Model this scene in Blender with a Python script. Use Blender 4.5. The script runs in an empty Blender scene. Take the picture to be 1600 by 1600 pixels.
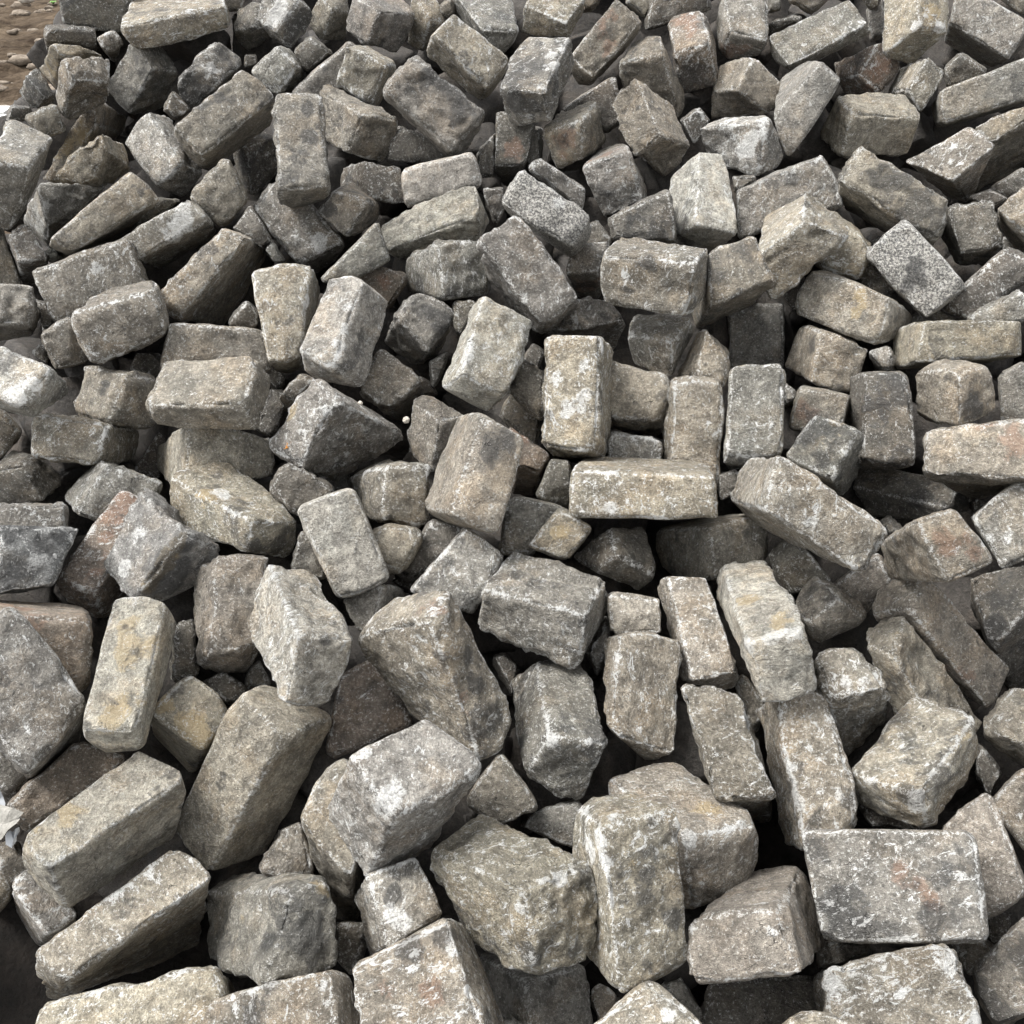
import bpy, math, random
import numpy as np
from mathutils import Vector
C=bpy.context.scene.collection
sc=bpy.context.scene
# ---------------- camera ----------------
F=800/math.tan(math.radians(26.5)); PITCH=math.radians(35.0); CAMH=1.45
cam=bpy.data.cameras.new('camera'); camo=bpy.data.objects.new('camera',cam); C.objects.link(camo)
camo.location=(0,0,CAMH); camo.rotation_euler=(math.radians(90)-PITCH,0,0)
cam.angle=math.radians(53); cam.clip_start=0.02; cam.clip_end=2000
sc.camera=camo
# ---------------- light ----------------
SUN_EL=math.radians(60); SUN_AZ=math.radians(-90)      # azimuth from +Y (north) towards +X
w=bpy.data.worlds.new('World'); sc.world=w; w.use_nodes=True
nt=w.node_tree; bg=nt.nodes['Background']
sky=nt.nodes.new('ShaderNodeTexSky'); sky.sky_type='NISHITA'; sky.sun_disc=False
sky.sun_elevation=SUN_EL; sky.sun_rotation=SUN_AZ; sky.dust_density=4.0; sky.air_density=1.0
hs=nt.nodes.new('ShaderNodeHueSaturation'); hs.inputs['Saturation'].default_value=0.12
nt.links.new(sky.outputs[0],hs.inputs['Color']); nt.links.new(hs.outputs[0],bg.inputs['Color'])
bg.inputs['Strength'].default_value=0.15
sl=bpy.data.lights.new('sun','SUN'); sl.energy=1.5; sl.angle=math.radians(22); sl.color=(1.0,0.97,0.93)
slo=bpy.data.objects.new('sun',sl); C.objects.link(slo)
sd=Vector((math.sin(SUN_AZ)*math.cos(SUN_EL),math.cos(SUN_AZ)*math.cos(SUN_EL),math.sin(SUN_EL)))
slo.rotation_euler=sd.to_track_quat('Z','Y').to_euler()
vs=sc.view_settings; vs.view_transform='Standard'; vs.look='None'; vs.gamma=1; vs.use_curve_mapping=False
vs.exposure=1.45
sc.cycles.max_bounces=4; sc.cycles.diffuse_bounces=3; sc.cycles.glossy_bounces=1
# ---------------- helpers ----------------
def px2w(px,py,z):
    x=(px-800)/F*z; dn=(py-800)/F*z
    return Vector((x, z*math.cos(PITCH)-dn*math.sin(PITCH), CAMH-z*math.sin(PITCH)-dn*math.cos(PITCH)))
def px2ground(px,py,h=0.0):
    d=px2w(px,py,1.0)-Vector((0,0,CAMH)); t=(h-CAMH)/d.z
    return Vector((0,0,CAMH))+d*t
def mesh_np(name,V,Q,mat=None,smooth=True):
    me=bpy.data.meshes.new(name); V=np.asarray(V,dtype=np.float32); Q=np.asarray(Q,dtype=np.int32)
    me.vertices.add(len(V)); me.vertices.foreach_set('co',V.ravel())
    k=Q.shape[1]; me.loops.add(Q.size); me.loops.foreach_set('vertex_index',Q.ravel())
    me.polygons.add(len(Q)); me.polygons.foreach_set('loop_start',np.arange(0,Q.size,k,dtype=np.int32))
    me.polygons.foreach_set('loop_total',np.full(len(Q),k,dtype=np.int32))
    me.polygons.foreach_set('use_smooth',np.full(len(Q),smooth,dtype=bool))
    if mat: me.materials.append(mat)
    me.update(); me.validate()
    return me
def link(name,me,loc=(0,0,0),**p):
    o=bpy.data.objects.new(name,me); o.location=loc; C.objects.link(o)
    for k,v in p.items(): o[k]=v
    return o
def hsh(ix,iy,iz,seed):
    h=(ix*374761393+iy*668265263+iz*1440662683+seed*987643321)&0xffffffff
    h=((h^(h>>13))*1274126177)&0xffffffff
    h=((h^(h>>16))*2246822519)&0xffffffff
    return ((h^(h>>15))&0xffff)/32767.5-1
def vn(P,seed=0):
    P=np.asarray(P); i=np.floor(P).astype(np.int64); f=P-i; u=f*f*f*(f*(f*6-15)+10); r=0
    for a in (0,1):
        wa=u[:,0] if a else 1-u[:,0]
        for b in (0,1):
            wb=u[:,1] if b else 1-u[:,1]
            for c in (0,1):
                wc=u[:,2] if c else 1-u[:,2]
                r=r+wa*wb*wc*hsh(i[:,0]+a,i[:,1]+b,i[:,2]+c,seed)
    return r
# cube lattice templates
TPL={}
def cube(N):
    if N in TPL: return TPL[N]
    idx={}; V=[]; Q=[]
    def vid(i,j,k):
        t=(i,j,k)
        if t not in idx: idx[t]=len(V); V.append(t)
        return idx[t]
    for ax in range(3):
        for side in (0,N):
            for a in range(N):
                for b in range(N):
                    def mk(p,q):
                        l=[0,0,0]; l[ax]=side; l[(ax+1)%3]=p; l[(ax+2)%3]=q; return vid(*l)
                    qd=[mk(a,b),mk(a+1,b),mk(a+1,b+1),mk(a,b+1)]
                    Q.append(qd if side else qd[::-1])
    V=np.array(V); t=V/N*2-1; t=0.45*t+0.55*np.sin(t*math.pi/2)
    TPL[N]=(t,np.array(Q)); return TPL[N]
def vnormals(V,Q):
    n=np.cross(V[Q[:,2]]-V[Q[:,0]],V[Q[:,3]]-V[Q[:,1]])
    N=np.zeros_like(V)
    for k in range(4): np.add.at(N,Q[:,k],n)
    return N/np.maximum(np.linalg.norm(N,axis=1,keepdims=True),1e-12)
def stone_geo(C8,N,seed,rough=1.0,rnd=1.0):
    rg=np.random.default_rng(seed)
    q,Q=cube(N); C8=np.asarray(C8,float); c=C8.mean(0); L=C8-c
    e=[np.mean([np.linalg.norm(L[a+st]-L[a]) for a in range(8) if not a&st]) for st in (4,2,1)]
    half=np.array(e)/2
    r=min(0.30*half.min(),rg.uniform(.006,.014)*rnd)
    if rnd>2: r=0.75*half.min()
    p=q*half; inn=np.clip(p,-(half-r),half-r); d=p-inn; dl=np.linalg.norm(d,axis=1,keepdims=True)
    # vary the rounding along the edges
    p2=inn+np.where(dl>1e-9,d/np.maximum(dl,1e-9)*np.minimum(dl,r),0)
    q2=(p2/half)*1.018; sq=1-np.clip(q2*q2,0,1); bl=rg.uniform(.035,.075)
    q2=q2*(1+bl*(sq[:,[1,2,0]]+sq[:,[2,0,1]])/2)
    w=(q2+1)/2; V=np.zeros((len(q),3))
    for a in range(8):
        i,j,k=(a>>2)&1,(a>>1)&1,a&1
        V+=((w[:,0] if i else 1-w[:,0])*(w[:,1] if j else 1-w[:,1])*(w[:,2] if k else 1-w[:,2]))[:,None]*L[a]
    n=vnormals(V,Q)
    if np.mean(np.sum(n*V,axis=1))<0: Q=Q[:,::-1]; n=-n
    # distance to nearest cube edge
    ds=np.sort(half-np.abs(p),axis=1); edge=np.exp(-(ds[:,1]/0.0055)**2)
    # per-face roughness
    ax=np.argmax(np.abs(q),axis=1); sg=(q[np.arange(len(q)),ax]>0).astype(int); fr=rg.uniform(.25,1.35,6)**1.0*rg.choice([1,1,1.45])*np.ones(6); fr=fr[ax*2+sg]
    W=V+c; so=rg.uniform(-50,50,3)
    X=V+so
    size=half.mean()
    lo=vn(X*9,1)*0.0034+vn(X*20+7,2)*0.0023
    t=vn(X*26+3,3)*1.6+vn(X*60,4)*0.5; stp=(np.floor(t)+np.clip((t-np.floor(t)-.5)*3+.5,0,1))*0.0021
    rd=(1-np.abs(vn(X*48,5))*2)*0.0019+vn(X*85,6)*0.0015+vn(X*150,8)*0.0009
    disp=(lo+(stp+rd)*fr)*rough
    # chips along the edges
    ch=vn(X*42+11,7); disp-=edge*np.clip(ch-.02,0,1)*0.009*rough
    V=V+n*(disp[:,None]-0.001)
    for _ in range(rg.integers(7,12)):
        v=rg.normal(size=3); v=np.sign(v)*half*np.array([1 if rg.random()<.8 else rg.random() for _ in range(3)])
        # map direction roughly to world using the corner nearest
        a=(4 if v[0]>0 else 0)+(2 if v[1]>0 else 0)+(1 if v[2]>0 else 0)
        b=a^int(rg.choice([4,2,1])); dr=L[a]+(L[b]-L[a])*rg.uniform(0,.9); dr=dr/np.linalg.norm(dr)+rg.normal(size=3)*.22; dr/=np.linalg.norm(dr)
        s=V@dr; lim=s.max()-rg.uniform(.002,.008); m=s>lim
        V[m]-=((s[m]-lim)*0.85)[:,None]*dr
    return V,Q,c,edge,fr
# ---------------- materials ----------------
def NT(name):
    m=bpy.data.materials.new(name); m.use_nodes=True; t=m.node_tree
    return m,t,t.nodes['Principled BSDF']
def stone_material():
    m,t,bs=NT('weathered_stone'); N=t.nodes; Lk=t.links.new
    def nd(ty,**k):
        x=N.new(ty)
        for a,b in k.items(): setattr(x,a,b)
        return x
    tc=nd('ShaderNodeTexCoord'); oi=nd('ShaderNodeObjectInfo')
    off=nd('ShaderNodeVectorMath',operation='SCALE'); cv=nd('ShaderNodeCombineXYZ')
    Lk(oi.outputs['Random'],cv.inputs[0]); Lk(oi.outputs['Random'],cv.inputs[2]); cv.inputs[1].default_value=.37
    Lk(cv.outputs[0],off.inputs[0]); off.inputs['Scale'].default_value=91.0
    add=nd('ShaderNodeVectorMath',operation='ADD'); Lk(tc.outputs['Object'],add.inputs[0]); Lk(off.outputs[0],add.inputs[1])
    P=add.outputs[0]
    def noise(scale,detail=6,rough=.6,dist=0,vec=P):
        x=nd('ShaderNodeTexNoise'); x.inputs['Scale'].default_value=scale; x.inputs['Detail'].default_value=detail
        x.inputs['Roughness'].default_value=rough; x.inputs['Distortion'].default_value=dist; Lk(vec,x.inputs['Vector']); return x.outputs['Fac']
    def mr(v,a,b,c=0,d=1,cl=True):
        x=nd('ShaderNodeMapRange'); x.clamp=cl; x.interpolation_type='SMOOTHSTEP' if cl else 'LINEAR'
        Lk(v,x.inputs['Value']); 
        for i,val in ((1,a),(2,b),(3,c),(4,d)):
            if hasattr(val,'links'): Lk(val,x.inputs[i])
            else: x.inputs[i].default_value=val
        return x.outputs[0]
    def ma(op,a,b=None,c=None):
        x=nd('ShaderNodeMath',operation=op)
        for i,v in enumerate((a,b,c)):
            if v is None: continue
            if hasattr(v,'links'): Lk(v,x.inputs[i])
            else: x.inputs[i].default_value=v
        return x.outputs[0]
    def mix(f,a,b,bt='MIX'):
        x=nd('ShaderNodeMix'); x.data_type='RGBA'; x.blend_type=bt
        for s,v in ((0,f),(6,a),(7,b)):
            if hasattr(v,'links'): Lk(v,x.inputs[s])
            elif s==0: x.inputs[0].default_value=v
            else: x.inputs[s].default_value=(*v,1)
        return x.outputs[2]
    def at(name,ty='GEOMETRY'):
        x=nd('ShaderNodeAttribute'); x.attribute_name=name; x.attribute_type=ty; return x
    tint=at('tint','OBJECT').outputs['Color']; white=at('lime','OBJECT').outputs['Fac']; soot=at('soot','OBJECT').outputs['Fac']
    edge=at('edge').outputs['Fac']; st=at('stain'); sp=nd('ShaderNodeSeparateColor'); Lk(st.outputs['Color'],sp.inputs[0])
    gran=at('granite','OBJECT').outputs['Fac']
    def noise3(scale,detail=4,rough=.6,dist=0):
        x=nd('ShaderNodeTexNoise'); x.inputs['Scale'].default_value=scale; x.inputs['Detail'].default_value=detail
        x.inputs['Roughness'].default_value=rough; x.inputs['Distortion'].default_value=dist; Lk(P,x.inputs['Vector'])
        s=nd('ShaderNodeSeparateColor'); Lk(x.outputs['Color'],s.inputs[0]); return s.outputs[0],s.outputs[1],s.outputs[2],x.outputs['Color']
    b1,b2,b3,bcol=noise3(13,4,.62)
    vr=nd('ShaderNodeVectorRotate'); vr.inputs['Axis'].default_value=(.5,.7,.5); Lk(P,vr.inputs['Vector']); Lk(ma('MULTIPLY',oi.outputs['Random'],37.0),vr.inputs['Angle'])
    vs_=nd('ShaderNodeVectorMath',operation='MULTIPLY'); vs_.inputs[1].default_value=(1.25,.50,1.0); Lk(vr.outputs[0],vs_.inputs[0])
    wn=noise(78,6,.82,.5,vs_.outputs[0])
    n_med=noise(46,6,.72,.4); n_fine=noise(240,4,.80); n_gr=noise(800,1,.6); rgh=at('rough').outputs['Fac']
    v=ma('MULTIPLY',mr(b1,.32,.68,.84,1.16),mr(n_med,.32,.68,.58,1.34))
    v=ma('MULTIPLY',v,mr(n_fine,.30,.70,.68,1.32)); v=ma('MULTIPLY',v,mr(n_gr,.3,.7,.78,1.22))
    vc=nd('ShaderNodeCombineColor'); 
    for i in range(3): Lk(v,vc.inputs[i])
    col=mix(1.0,tint,vc.outputs[0],'MULTIPLY')
    col=mix(ma('MULTIPLY',mr(b2,.48,.64),.50),col,mix(1.0,col,(1.10,.97,.82),'MULTIPLY'))
    col=mix(ma('MULTIPLY',mr(b3,.50,.66),.40),col,mix(1.0,col,(.72,.77,.80),'MULTIPLY'))
    gs=mr(n_fine,.46,.56); col=mix(ma('MULTIPLY',gran,.8),col,mix(gs,(.11,.11,.11),(.60,.58,.53)))
    rag=ma('MULTIPLY_ADD',n_med,2.6,-1.3); rag2=ma('ADD',rag,ma('MULTIPLY_ADD',n_fine,1.3,-.65))
    def blob(ch,lo,hi): return mr(ma('ADD',ch,ma('MULTIPLY',rag2,mr(ch,0,.3))),lo,hi)
    ok=blob(sp.outputs[1],.12,.60); col=mix(ma('MULTIPLY',ok,.6),col,mix(n_med,(.34,.24,.11),(.52,.42,.25)))
    ru=blob(sp.outputs[2],.12,.60); col=mix(ma('MULTIPLY',ru,.5),col,mix(n_med,(.17,.085,.055),(.34,.20,.13)))
    so=ma('MAXIMUM',blob(sp.outputs[0],.18,.55),ma('MULTIPLY',mr(b1,ma('MULTIPLY_ADD',soot,-.12,.65),ma('MULTIPLY_ADD',soot,-.10,.71)),mr(n_med,.38,.52)))
    col=mix(ma('MULTIPLY',so,.74),col,mix(n_fine,(.010,.011,.013),(.075,.075,.073)))
    pit=ma('MAXIMUM',mr(n_fine,.37,.31),mr(wn,.37,.33)); col=mix(ma('MULTIPLY',pit,.6),col,(.025,.023,.021))
    thr=ma('MULTIPLY_ADD',white,-.052,.628)
    thr=ma('MULTIPLY_ADD',ma('MULTIPLY',edge,mr(b1,.42,.58,.1,1)),-.120,thr)
    thr=ma('MULTIPLY_ADD',ma('MULTIPLY',mr(b3,.42,.58),white),-.060,ma('ADD',thr,.014))
    fl=mr(wn,thr,ma('ADD',thr,.026))
    thr2=ma('MULTIPLY_ADD',edge,-.09,ma('MULTIPLY_ADD',white,-.030,.618)); fl2=mr(n_fine,thr2,ma('ADD',thr2,.03))
    vein=nd('ShaderNodeTexVoronoi',feature='DISTANCE_TO_EDGE'); vein.inputs['Scale'].default_value=15
    dv=nd('ShaderNodeVectorMath',operation='ADD')
    sv=nd('ShaderNodeVectorMath',operation='SCALE'); sv.inputs['Scale'].default_value=.16; Lk(bcol,sv.inputs[0]); Lk(P,dv.inputs[0]); Lk(sv.outputs[0],dv.inputs[1]); Lk(dv.outputs[0],vein.inputs['Vector'])
    vl=ma('MULTIPLY',mr(vein.outputs['Distance'],.0,.022,1,0),mr(b2,.50,.60)); vl=ma('MULTIPLY',vl,mr(n_fine,.44,.58))
    dust=ma('MULTIPLY',blob(st.outputs['Alpha'],.15,.6),mr(n_fine,.33,.60,.25,1))
    lime=ma('MAXIMUM',ma('MAXIMUM',ma('MULTIPLY',fl,.95),ma('MULTIPLY',fl2,.85)),ma('MAXIMUM',ma('MULTIPLY',vl,.8),ma('MULTIPLY',dust,.95)))
    lime=ma('MULTIPLY',lime,ma('MULTIPLY_ADD',so,-.45,1))
    lime=ma('MULTIPLY',lime,mr(white,-1,.8,0,1))
    col=mix(lime,col,mix(n_gr,(.60,.60,.575),(.82,.82,.80)))
    crk=ma('MULTIPLY',mr(vein.outputs['Distance'],0,.012,1,0),mr(b2,.43,.37)); crk=ma('MULTIPLY',crk,mr(n_med,.40,.52)); col=mix(ma('MULTIPLY',crk,.8),col,(.02,.018,.016))
    Lk(col,bs.inputs['Base Color'])
    rr=mr(n_med,.3,.7,.62,.92); rr=ma('MULTIPLY_ADD',so,-.22,rr); Lk(rr,bs.inputs['Roughness'])
    bs.inputs['Specular IOR Level'].default_value=.42
    h=ma('ADD',ma('MULTIPLY',n_med,1.0),ma('ADD',ma('MULTIPLY',n_fine,.42),ma('MULTIPLY',n_gr,.10)))
    h=ma('MULTIPLY_ADD',crk,-.5,h)
    bp=nd('ShaderNodeBump'); bp.inputs['Strength'].default_value=1.0; bp.inputs['Distance'].default_value=.021
    Lk(ma('MULTIPLY_ADD',rgh,.014,.009),bp.inputs['Distance'])
    Lk(h,bp.inputs['Height']); Lk(bp.outputs[0],bs.inputs['Normal'])
    return m
STONE=stone_material()
def simple(name,c1,c2,scale,bump=.01,rough=.9,scl=(1,1,1),c3=None):
    m,t,bs=NT(name); N=t.nodes
    tc=N.new('ShaderNodeTexCoord'); mp=N.new('ShaderNodeMapping'); mp.inputs['Scale'].default_value=scl
    t.links.new(tc.outputs['Object'],mp.inputs[0])
    n=N.new('ShaderNodeTexNoise'); n.inputs['Scale'].default_value=scale; n.inputs['Detail'].default_value=10; n.inputs['Roughness'].default_value=.68
    t.links.new(mp.outputs[0],n.inputs['Vector'])
    r=N.new('ShaderNodeValToRGB'); r.color_ramp.elements[0].position=.32; r.color_ramp.elements[1].position=.68
    r.color_ramp.elements[0].color=(*c1,1); r.color_ramp.elements[1].color=(*c2,1)
    if c3:
        e=r.color_ramp.elements.new(.8); e.color=(*c3,1)
    t.links.new(n.outputs['Fac'],r.inputs[0]); t.links.new(r.outputs[0],bs.inputs['Base Color'])
    b=N.new('ShaderNodeBump'); b.inputs['Distance'].default_value=bump; b.inputs['Strength'].default_value=.8
    n2=N.new('ShaderNodeTexNoise'); n2.inputs['Scale'].default_value=scale*3.1; n2.inputs['Detail'].default_value=8; t.links.new(mp.outputs[0],n2.inputs['Vector'])
    t.links.new(n2.outputs['Fac'],b.inputs['Height']); t.links.new(b.outputs[0],bs.inputs['Normal'])
    bs.inputs['Roughness'].default_value=rough
    return m
MUD=simple('trodden_mud',(.022,.015,.010),(.115,.088,.062),5.5,.06,1.0,(.8,1.5,1),(.21,.175,.135))
MUD.node_tree.nodes['Principled BSDF'].inputs['Specular IOR Level'].default_value=.08
SOIL=simple('shade_darkened_soil',(.006,.005,.004),(.024,.019,.015),28,.012,.95,c3=(.045,.038,.031))  # brown soil taken near black, shade of gaps and corner painted in
PEB=simple('pebble_stone',(.22,.20,.17),(.46,.42,.36),60,.002,.8)
PALE=simple('pale_weathered_board',(.55,.55,.53),(.74,.74,.72),9,.001,.6,(1,6,1))
PLASTIC=simple('white_film',(.38,.40,.42),(.58,.60,.62),25,.001,.45)
LEAF=simple('dry_leaf',(.42,.17,.03),(.70,.33,.06),160,.001,.7)
GREEN=simple('green_leaf',(.08,.20,.03),(.16,.34,.06),60,.001,.6)
STONES=[
('A1','d',62,[-1108,2764,983,-1159,2898,962,-984,2813,955,-1030,2947,934,-1101,2775,1067,-1150,2911,1048,-929,2840,1062,-984,2973,1038],"dark grey block with a pale scratch at the top left corner of the pile",[]),
('A2','tw',98,[-924,2624,1002,-896,2634,946,-682,2681,1039,-680,2691,982,-952,2877,1024,-952,2879,955,-757,2922,1043,-744,2930,983],"large tan block with a rounded top face at the top left",[]),
('A3','d',47,[-1132,2690,960,-1186,2815,911,-1020,2727,936,-1079,2859,897,-1114,2686,989,-1176,2828,964,-1016,2731,976,-1073,2870,947],"dark charcoal block above and left of the mottled grey block with a dark end",[]),
('A4','gw',33,[-996,2701,937,-1040,2849,884,-956,2723,945,-1032,2857,872,-1006,2697,965,-1062,2854,924,-968,2722,978,-1034,2871,927],"small light grey wedge above and left of the boulder-like grey block",[]),
('A5','t',47,[-1064,2605,940,-1175,2798,815,-982,2645,935,-1104,2853,831,-1081,2604,969,-1212,2817,873,-1002,2636,953,-1129,2860,871],"yellowish tan block with a dark top left of the big tan top-left block",[('y',-1125,2686,914,22),('y',-1141,2724,877,19)]),
('A6','bw',82,[-955,2355,940,-1021,2428,838,-891,2403,926,-945,2502,861,-974,2385,984,-1041,2463,887,-887,2435,972,-961,2524,891],"pinkish brown block with a shaded front left of the boulder-like grey block",[]),
('A7','dw',50,[-1087,2517,864,-1136,2548,832,-1086,2573,869,-1108,2600,828,-1131,2534,918,-1166,2551,864,-1122,2586,916,-1155,2610,871],"dark grey jagged block with a white ridge above the block leaning at the left edge",[]),
('A8','dk',24,[-1161,2455,833,-1221,2582,800,-1123,2482,828,-1180,2608,793,-1144,2456,863,-1206,2586,833,-1114,2482,855,-1172,2611,824],"tiny blue-black stone at the edge of the pile left of the boulder-like grey block",[]),
('A9','gw',94,[-937,2025,853,-1016,2031,721,-953,2201,865,-1027,2220,752,-1008,2004,872,-1062,2013,744,-1036,2193,904,-1092,2204,778],"pale-topped brown block leaning at the left edge",[]),
('A10','b',41,[-1055,2369,817,-1114,2496,781,-1012,2394,824,-1067,2523,790,-1084,2366,864,-1141,2496,831,-1017,2397,879,-1075,2527,846],"brown-grey block above and right of the block leaning at the left edge",[]),
('A11','tr',68,[-975,2487,812,-1075,2428,695,-1025,2759,720,-1136,2696,597,-971,2507,869,-1104,2420,712,-998,2767,759,-1144,2697,626],"long rusty tan block with a dark broken end left of the long hollowed-top block",[('y',-1016,2477,809,21),('y',-1047,2455,772,18)]),
('A12','tr',78,[-806,2103,861,-848,2314,769,-820,2110,900,-861,2326,814,-854,2076,807,-897,2299,733,-929,2062,815,-943,2295,754],"rusty tan block with a dark right side above the slanting block with the black scratch",[]),
('A13','gw',100,[-712,2261,793,-692,2328,751,-809,2367,887,-777,2433,842,-783,2260,741,-743,2321,690,-873,2352,814,-840,2422,776],"mottled grey block with a dark lower end",[]),
('A14','g',92,[-862,2622,906,-952,2645,794,-823,2709,884,-890,2744,790,-907,2677,973,-1008,2693,850,-858,2749,929,-948,2782,831],"grey many-sided boulder-like block",[]),
('A15','gwk',76,[-673,2522,902,-643,2645,922,-730,2521,954,-690,2644,974,-759,2555,833,-724,2679,855,-796,2551,881,-768,2678,906],"pale-topped block with a tar-black front above the long hollowed-top block",[('k',-741,2539,890,42),('w',-689,2534,924,18)]),
('A19','d',30,[-769,2452,834,-811,2584,798,-738,2462,856,-778,2597,824,-793,2439,862,-838,2574,829,-770,2457,896,-812,2593,864],"dark block below and right of the boulder-like grey block",[]),
('A20','gw',85,[-1009,2183,688,-1117,2387,549,-964,2239,684,-1080,2454,561,-1029,2225,760,-1173,2417,606,-883,2275,749,-1068,2478,609],"pale-topped block with dark sides left of the slanting block with the black scratch",[('w',-1006,2205,719,8)]),
('A21','tb',104,[-855,1936,717,-969,2163,612,-705,2052,783,-885,2243,626,-892,1928,745,-1004,2155,641,-754,2064,839,-896,2267,699],"long slanting tan block with a black scratch",[('k',-748,2042,799,5),('k',-755,2041,805,5),('k',-741,2041,791,5)]),
('A22','gwk',91,[-604,2013,750,-640,2176,669,-648,2020,789,-686,2196,725,-740,1967,690,-763,2127,605,-791,1968,721,-810,2141,654],"grey block with a white-dusted top and black front edge",[('k',-676,2156,654,17),('w',-649,2008,758,18),('w',-676,1988,720,13)]),
('A23','d',32,[-802,2124,698,-846,2258,656,-752,2163,712,-797,2290,661,-749,2152,750,-798,2286,709,-702,2173,740,-751,2304,695],"dark block right of the slanting block with the black scratch",[]),
('B1','b',17,[-729,2858,1001,-765,2996,979,-691,2876,998,-722,3014,975,-725,2860,1052,-761,3001,1032,-669,2879,1049,-704,3018,1028],"small brown block right of the big tan top-left block",[]),
('B2','dk',55,[-631,2762,980,-593,2806,943,-624,2828,1038,-586,2861,986,-711,2812,959,-679,2843,904,-694,2868,1003,-663,2904,954],"dark block with a black front above and right of the boulder-like grey block",[]),
('B3','gwk',67,[-574,2704,974,-550,2763,922,-507,2754,1049,-489,2806,987,-628,2766,999,-602,2816,936,-601,2803,1056,-560,2860,1001],"white-dusted block with a black right side left of the layered grey block at the top",[('k',-529,2764,980,35),('w',-560,2747,1023,22),('w',-576,2732,999,16)]),
('B4','b',57,[-441,2777,1010,-488,2817,925,-401,2825,1002,-424,2870,924,-483,2820,1045,-526,2865,966,-411,2873,1044,-458,2916,963],"brown block with a shaded front above and left of the small square whitened brown block",[]),
('B5','g',82,[-318,2719,1019,-358,2737,938,-240,2818,998,-285,2825,900,-388,2774,1048,-422,2791,964,-295,2882,1038,-341,2889,941],"large rough grey block with a layered face",[]),
('B7','gw',64,[-496,2550,933,-507,2688,886,-542,2555,975,-545,2704,943,-551,2530,871,-559,2675,835,-611,2541,922,-611,2686,885],"light grey granular block with a black side above and right of the long hollowed-top block",[]),
('B8','d',40,[-488,2608,905,-513,2747,875,-426,2625,944,-452,2765,915,-513,2608,951,-541,2748,923,-474,2616,977,-498,2758,952],"dark block below and left of the layered grey block at the top",[]),
('B9','g',50,[-514,2518,875,-537,2660,844,-453,2520,828,-478,2661,795,-376,2562,983,-401,2705,953,-328,2566,938,-353,2707,906],"long slanting dark grey block left of the small square whitened brown block",[]),
('B10','bw',77,[-286,2500,943,-271,2633,916,-378,2519,981,-341,2652,954,-324,2488,859,-325,2615,824,-407,2507,898,-395,2637,866],"small square brown block with whitened edges",[]),
('B11','b',97,[-331,2353,872,-375,2361,785,-253,2392,849,-294,2394,753,-443,2485,889,-438,2478,780,-431,2544,894,-416,2532,778],"mottled rusty brown block below the small square whitened brown block",[]),
('B12','gkc',113,[-360,2024,815,-393,2152,744,-376,2117,968,-405,2242,892,-454,2006,815,-470,2125,731,-461,2099,969,-487,2221,888],"upright rectangular block with a deeply pitted face",[('k',-397,2101,949,11),('k',-392,2068,897,11),('k',-413,2049,872,10)]),
('B14','bh',118,[-656,2208,819,-687,2330,754,-505,2308,919,-541,2415,833,-710,2228,877,-742,2351,814,-568,2326,974,-598,2443,902],"long brown block with a hollowed top",[('k',-622,2284,928,18),('k',-654,2263,910,13)]),
('B15','dkw',71,[-594,2356,799,-608,2372,677,-527,2415,808,-553,2441,700,-633,2397,807,-649,2434,715,-592,2456,816,-601,2488,716],"dark sooty block with white flecks left of the pitted upright block",[('k',-606,2371,752,23)]),
('B16','b',73,[-598,2075,714,-638,2208,670,-546,2110,764,-581,2244,721,-657,2078,779,-696,2212,737,-579,2128,849,-618,2260,804],"dull brown block below and right of the mottled grey block with a dark end",[]),
('B18','d',46,[-507,2013,691,-543,2144,640,-484,2022,704,-516,2156,658,-563,2011,735,-598,2144,687,-523,2040,777,-557,2172,728],"dark block above and right of the ramp-like tan block",[]),
('B20','bk',72,[-298,2087,768,-341,2068,695,-288,2210,717,-306,2208,668,-366,2093,785,-402,2094,739,-347,2238,763,-379,2227,702],"small brown block with a blackened left side below and right of the pitted upright block",[('k',-392,2094,749,17)]),
('B21','dkw',68,[-312,2202,815,-379,2314,769,-300,2176,742,-392,2304,719,-238,2240,786,-308,2361,752,-226,2217,717,-310,2343,690],"blue-black block with a whitish smear right of the pitted upright block",[('k',-366,2268,755,14)]),
('B25','d',20,[-646,2649,907,-681,2785,877,-617,2664,911,-647,2800,880,-640,2642,935,-677,2782,909,-616,2654,933,-647,2794,908],"small dark stone below and right of the big tan top-left block",[]),
('C1','tw',55,[-205,2791,986,-234,2865,898,-164,2827,985,-210,2905,902,-250,2847,1046,-275,2885,906,-206,2883,1045,-241,2940,932],"tan block with crumbly whitened edges at the top above the dark slab-faced tilted block",[]),
('C2','tw',99,[-60,2528,885,-76,2626,831,-8,2579,943,-25,2666,874,-185,2576,997,-210,2664,929,-133,2611,1032,-155,2706,975],"large tan block with a broad speckled face near the top",[]),
('C3','g',115,[-127,2218,826,-145,2369,774,-58,2270,899,-98,2383,793,-265,2252,942,-284,2403,891,-203,2297,1007,-229,2432,933],"big dark grey slab-faced block tilted to the right",[('k',-148,2279,951,24),('k',-108,2263,904,22)]),
('C4','gwk',72,[-78,2726,981,-40,2753,919,19,2761,968,-4,2790,909,-157,2881,1049,-148,2902,979,-4,2919,1040,-45,2943,975],"pale-topped block with a black undercut front above and right of the tan broad-faced speckled block",[('k',-68,2764,948,22)]),
('C5','tw',66,[132,2769,983,142,2815,943,183,2855,1031,182,2898,987,38,2820,1018,18,2841,942,65,2898,1054,65,2932,998],"tan block with a light top cut off by the top of the picture",[]),
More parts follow.
